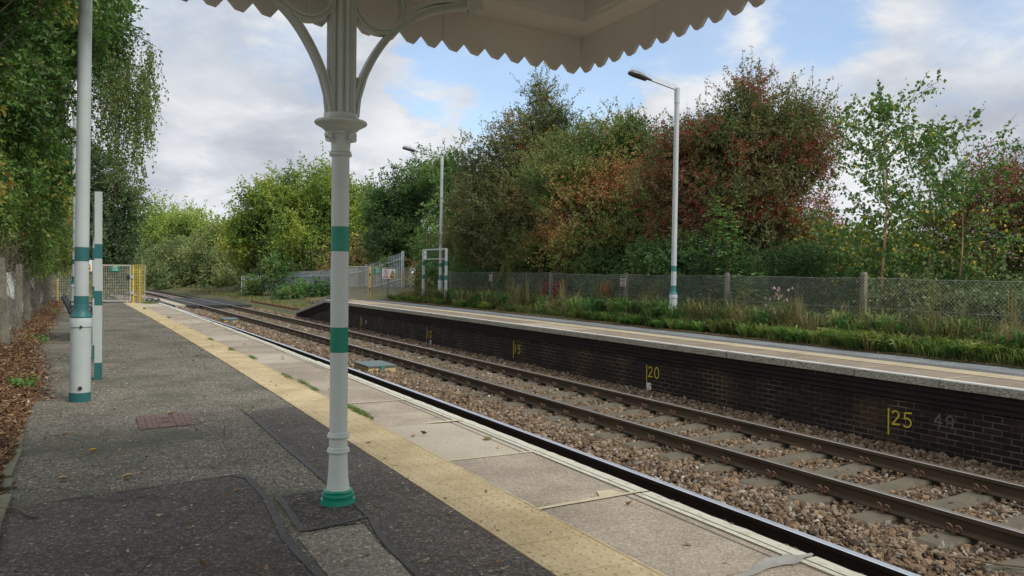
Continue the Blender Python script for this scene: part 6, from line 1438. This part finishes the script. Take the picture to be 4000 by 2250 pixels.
def one_leaf(x, y, label, c, sz=.06, z=.012):
    m_ = simple('leaf_'+label.split()[0], c, .7, .25, 40, bs=0); mb = MB(); V = []
    th = np.linspace(-1.2, 1.2, 7); rr_ = [.5, .8, .95, 1.0, .92, .8, .5]
    pts = [(0, 0, 0)]+[(sz*r__*math.cos(t_), sz*r__*math.sin(t_)*.8, .006+.012*abs(math.sin(t_*2))) for t_, r__ in zip(th, rr_)]
    mb.add([(x+p[0], y+p[1], z+p[2]) for p in pts], [(0, i, i+1) for i in range(1, 7)]).build('fallen_leaf', m_, label=label, category='leaf')
one_leaf(.03, 6.08, 'yellow fallen leaf alone on the grey asphalt', (.55, .36, .03), .045)
one_leaf(2.63, 5.34, 'green and brown fallen leaf on the smooth edge slab', (.20, .17, .05), .07, .006)
one_leaf(.20, 5.25, 'tan curled leaf beside the edge of the dark patch', (.38, .27, .13), .06)
one_leaf(.62, 7.33, 'tan curled leaf lying on the rusty inspection cover', (.40, .28, .13), .055, .02)
one_leaf(-.14, 5.35, 'large dry leaf on the asphalt in front of the twig', (.36, .27, .14), .06)
# dense dark growth closing the view low down behind the first trees
for i, (bl, lab) in enumerate([
 ([(16.8, 19.5, 1.0, 1.6, 1.5), (16.6, 22.5, 1.1, 1.6, 1.7), (17.4, 17.0, 1.0, 1.5, 1.4)], 'dark thicket behind the green and orange hawthorn'),
 ([(15.6, 24.5, 1.1, 1.5, 1.9), (15.8, 27.5, 1.2, 1.6, 2.0), (16.4, 30.5, 1.3, 1.7, 2.0)], 'dark thicket behind the olive hawthorn'),
 ([(17.0, 14.6, .9, 1.5, 1.4), (18.2, 13.2, .9, 1.5, 1.2), (17.8, 11.6, .5, 1.3, 1.0)], 'dark thicket behind the red-berried tree and birches'),
 ([(18, 34.5, 1.6, 2.2, 2.4), (19.0, 38, 1.8, 2.4, 2.6)], 'dark thicket between the olive hawthorn and the oak')]):
    plant('thicket', (bl[0][0], bl[0][1], 0), bl, lab, 'thicket', 'bramble', 'thickets behind the hawthorns', dens=42, leaf=.095, L=.4, per=8, seed=300+i, trunk=False, thr=.12, vb=.02, zmin=0.0)

for i, (x_, y_, h_, lab) in enumerate([(15.6, 10.0, 2.9, 'bushy low birch in front of the two taller birches'), (15.5, 12.3, 2.1, 'bushy low birch left of the tall birch trunk')]): birch(x_, y_, h_, lab, 30+i, 1.2, 1.5)

def clumps(name, n, pts, per, h, wd_, spread, mat, label, seed, vmean=.5, vstd=.25):
    q = np.random.default_rng(seed); C = pts(n*3)[:n]; n = len(C); P = np.repeat(C, per, 0); m_ = len(P); sc_ = np.repeat(.5+.9*q.random(n), per); a = q.random(m_)*6.28; rad = spread*sc_*np.sqrt(q.random(m_))
    d = np.stack([np.cos(a), np.sin(a), 0*a], 1); base_ = P+d*(rad*.25)[:, None]; hh_ = (h*sc_*(.5+.6*q.random(m_)))[:, None]; sd_ = np.stack([-np.sin(a), np.cos(a), 0*a], 1); w = wd_*(.6+.8*q.random((m_, 1)))*sc_[:, None]**.5
    M1 = base_+d*(rad*.5)[:, None]+np.array([0, 0, 1])*hh_*.75; Tp = base_+d*(rad*1.1)[:, None]+np.array([0, 0, 1])*hh_*(.95-.3*q.random((m_, 1)))
    V = np.stack([base_-sd_*w*.4, base_+sd_*w*.4, M1-sd_*w, M1+sd_*w, Tp], 1).reshape(-1, 3); b0 = (np.arange(m_)*5)[:, None]
    T = np.concatenate([b0+np.array([k]) for k in ((0, 1, 3), (0, 3, 2), (2, 3, 4))], 1).reshape(-1, 3)
    v = np.repeat(np.repeat(vmean+vstd*q.normal(size=n), per)+.08*q.normal(size=m_), 3)
    tri_mesh(name, V, T, LM[mat], np.clip(v, 0, 1), kind='stuff', label=label)
g_ = np.random.default_rng(500)
clumps('verge_weeds', 520, verge(11.42, 12.35, 4, 13, 1.0, 31, .36, sc_=1.6, edge=.30), 42, .26, .0095, .22, 'grass', 'clumps of coarse green grass and weeds spilling onto the far platform edge', 61, .72, .25)
clumps('verge_weeds', 480, verge(11.45, 12.5, 13, 32, 1.0, 32, .38, sc_=1.6, edge=.30), 34, .22, .010, .22, 'grass', 'clumps of coarse green grass along the distant part of the verge', 62, .5, .25)
clumps('dry_weeds', 420, verge(11.95, 13.1, 4, 31, 1.0, 33, .40, sc_=1.6), 46, .52, .0050, .34, 'straw', 'tawny clumps of tall dead grass leaning against the wire fence', 63, .5, .28)
clumps('dry_weeds', 240, verge(12.2, 13.0, 4, 31, 1.0, 34, .42, sc_=1.6), 40, .55, .013, .30, 'bush', 'grey-green bushy weeds standing against the wire fence', 64, .55, .25)
def edgexy(n):
    y = 4+28*g_.random(n); return np.stack([off(y)+11.44+.20*g_.random(n), y], 1)
litter(7000, edgexy, .03, lambda q: np.full(len(q), .03)-0*q[:, 0], 'leaf_litter', 'thin line of dead leaves along the edge of the far verge', vb_=.35)

g_ = np.random.default_rng(700)
clumps('tall_weeds', 150, verge(12.1, 12.95, 4, 30, 1.0, 35, .40, sc_=1.3), 26, .95, .0042, .16, 'straw', 'single tall dead stems rising against the wire fence', 65, .35, .3)
clumps('leafy_weeds', 190, verge(11.9, 12.9, 4, 30, 1.0, 36, .44, sc_=1.1), 60, .50, .020, .26, 'bramble', 'dark leafy nettle clumps among the dry grass', 66, .5, .25)
clumps('leafy_weeds', 90, verge(11.5, 12.0, 4, 16, 1.0, 37, .40, sc_=2.0), 30, .20, .022, .20, 'sycamore', 'broad bright leaves low on the edge of the far verge', 67, .45, .25)
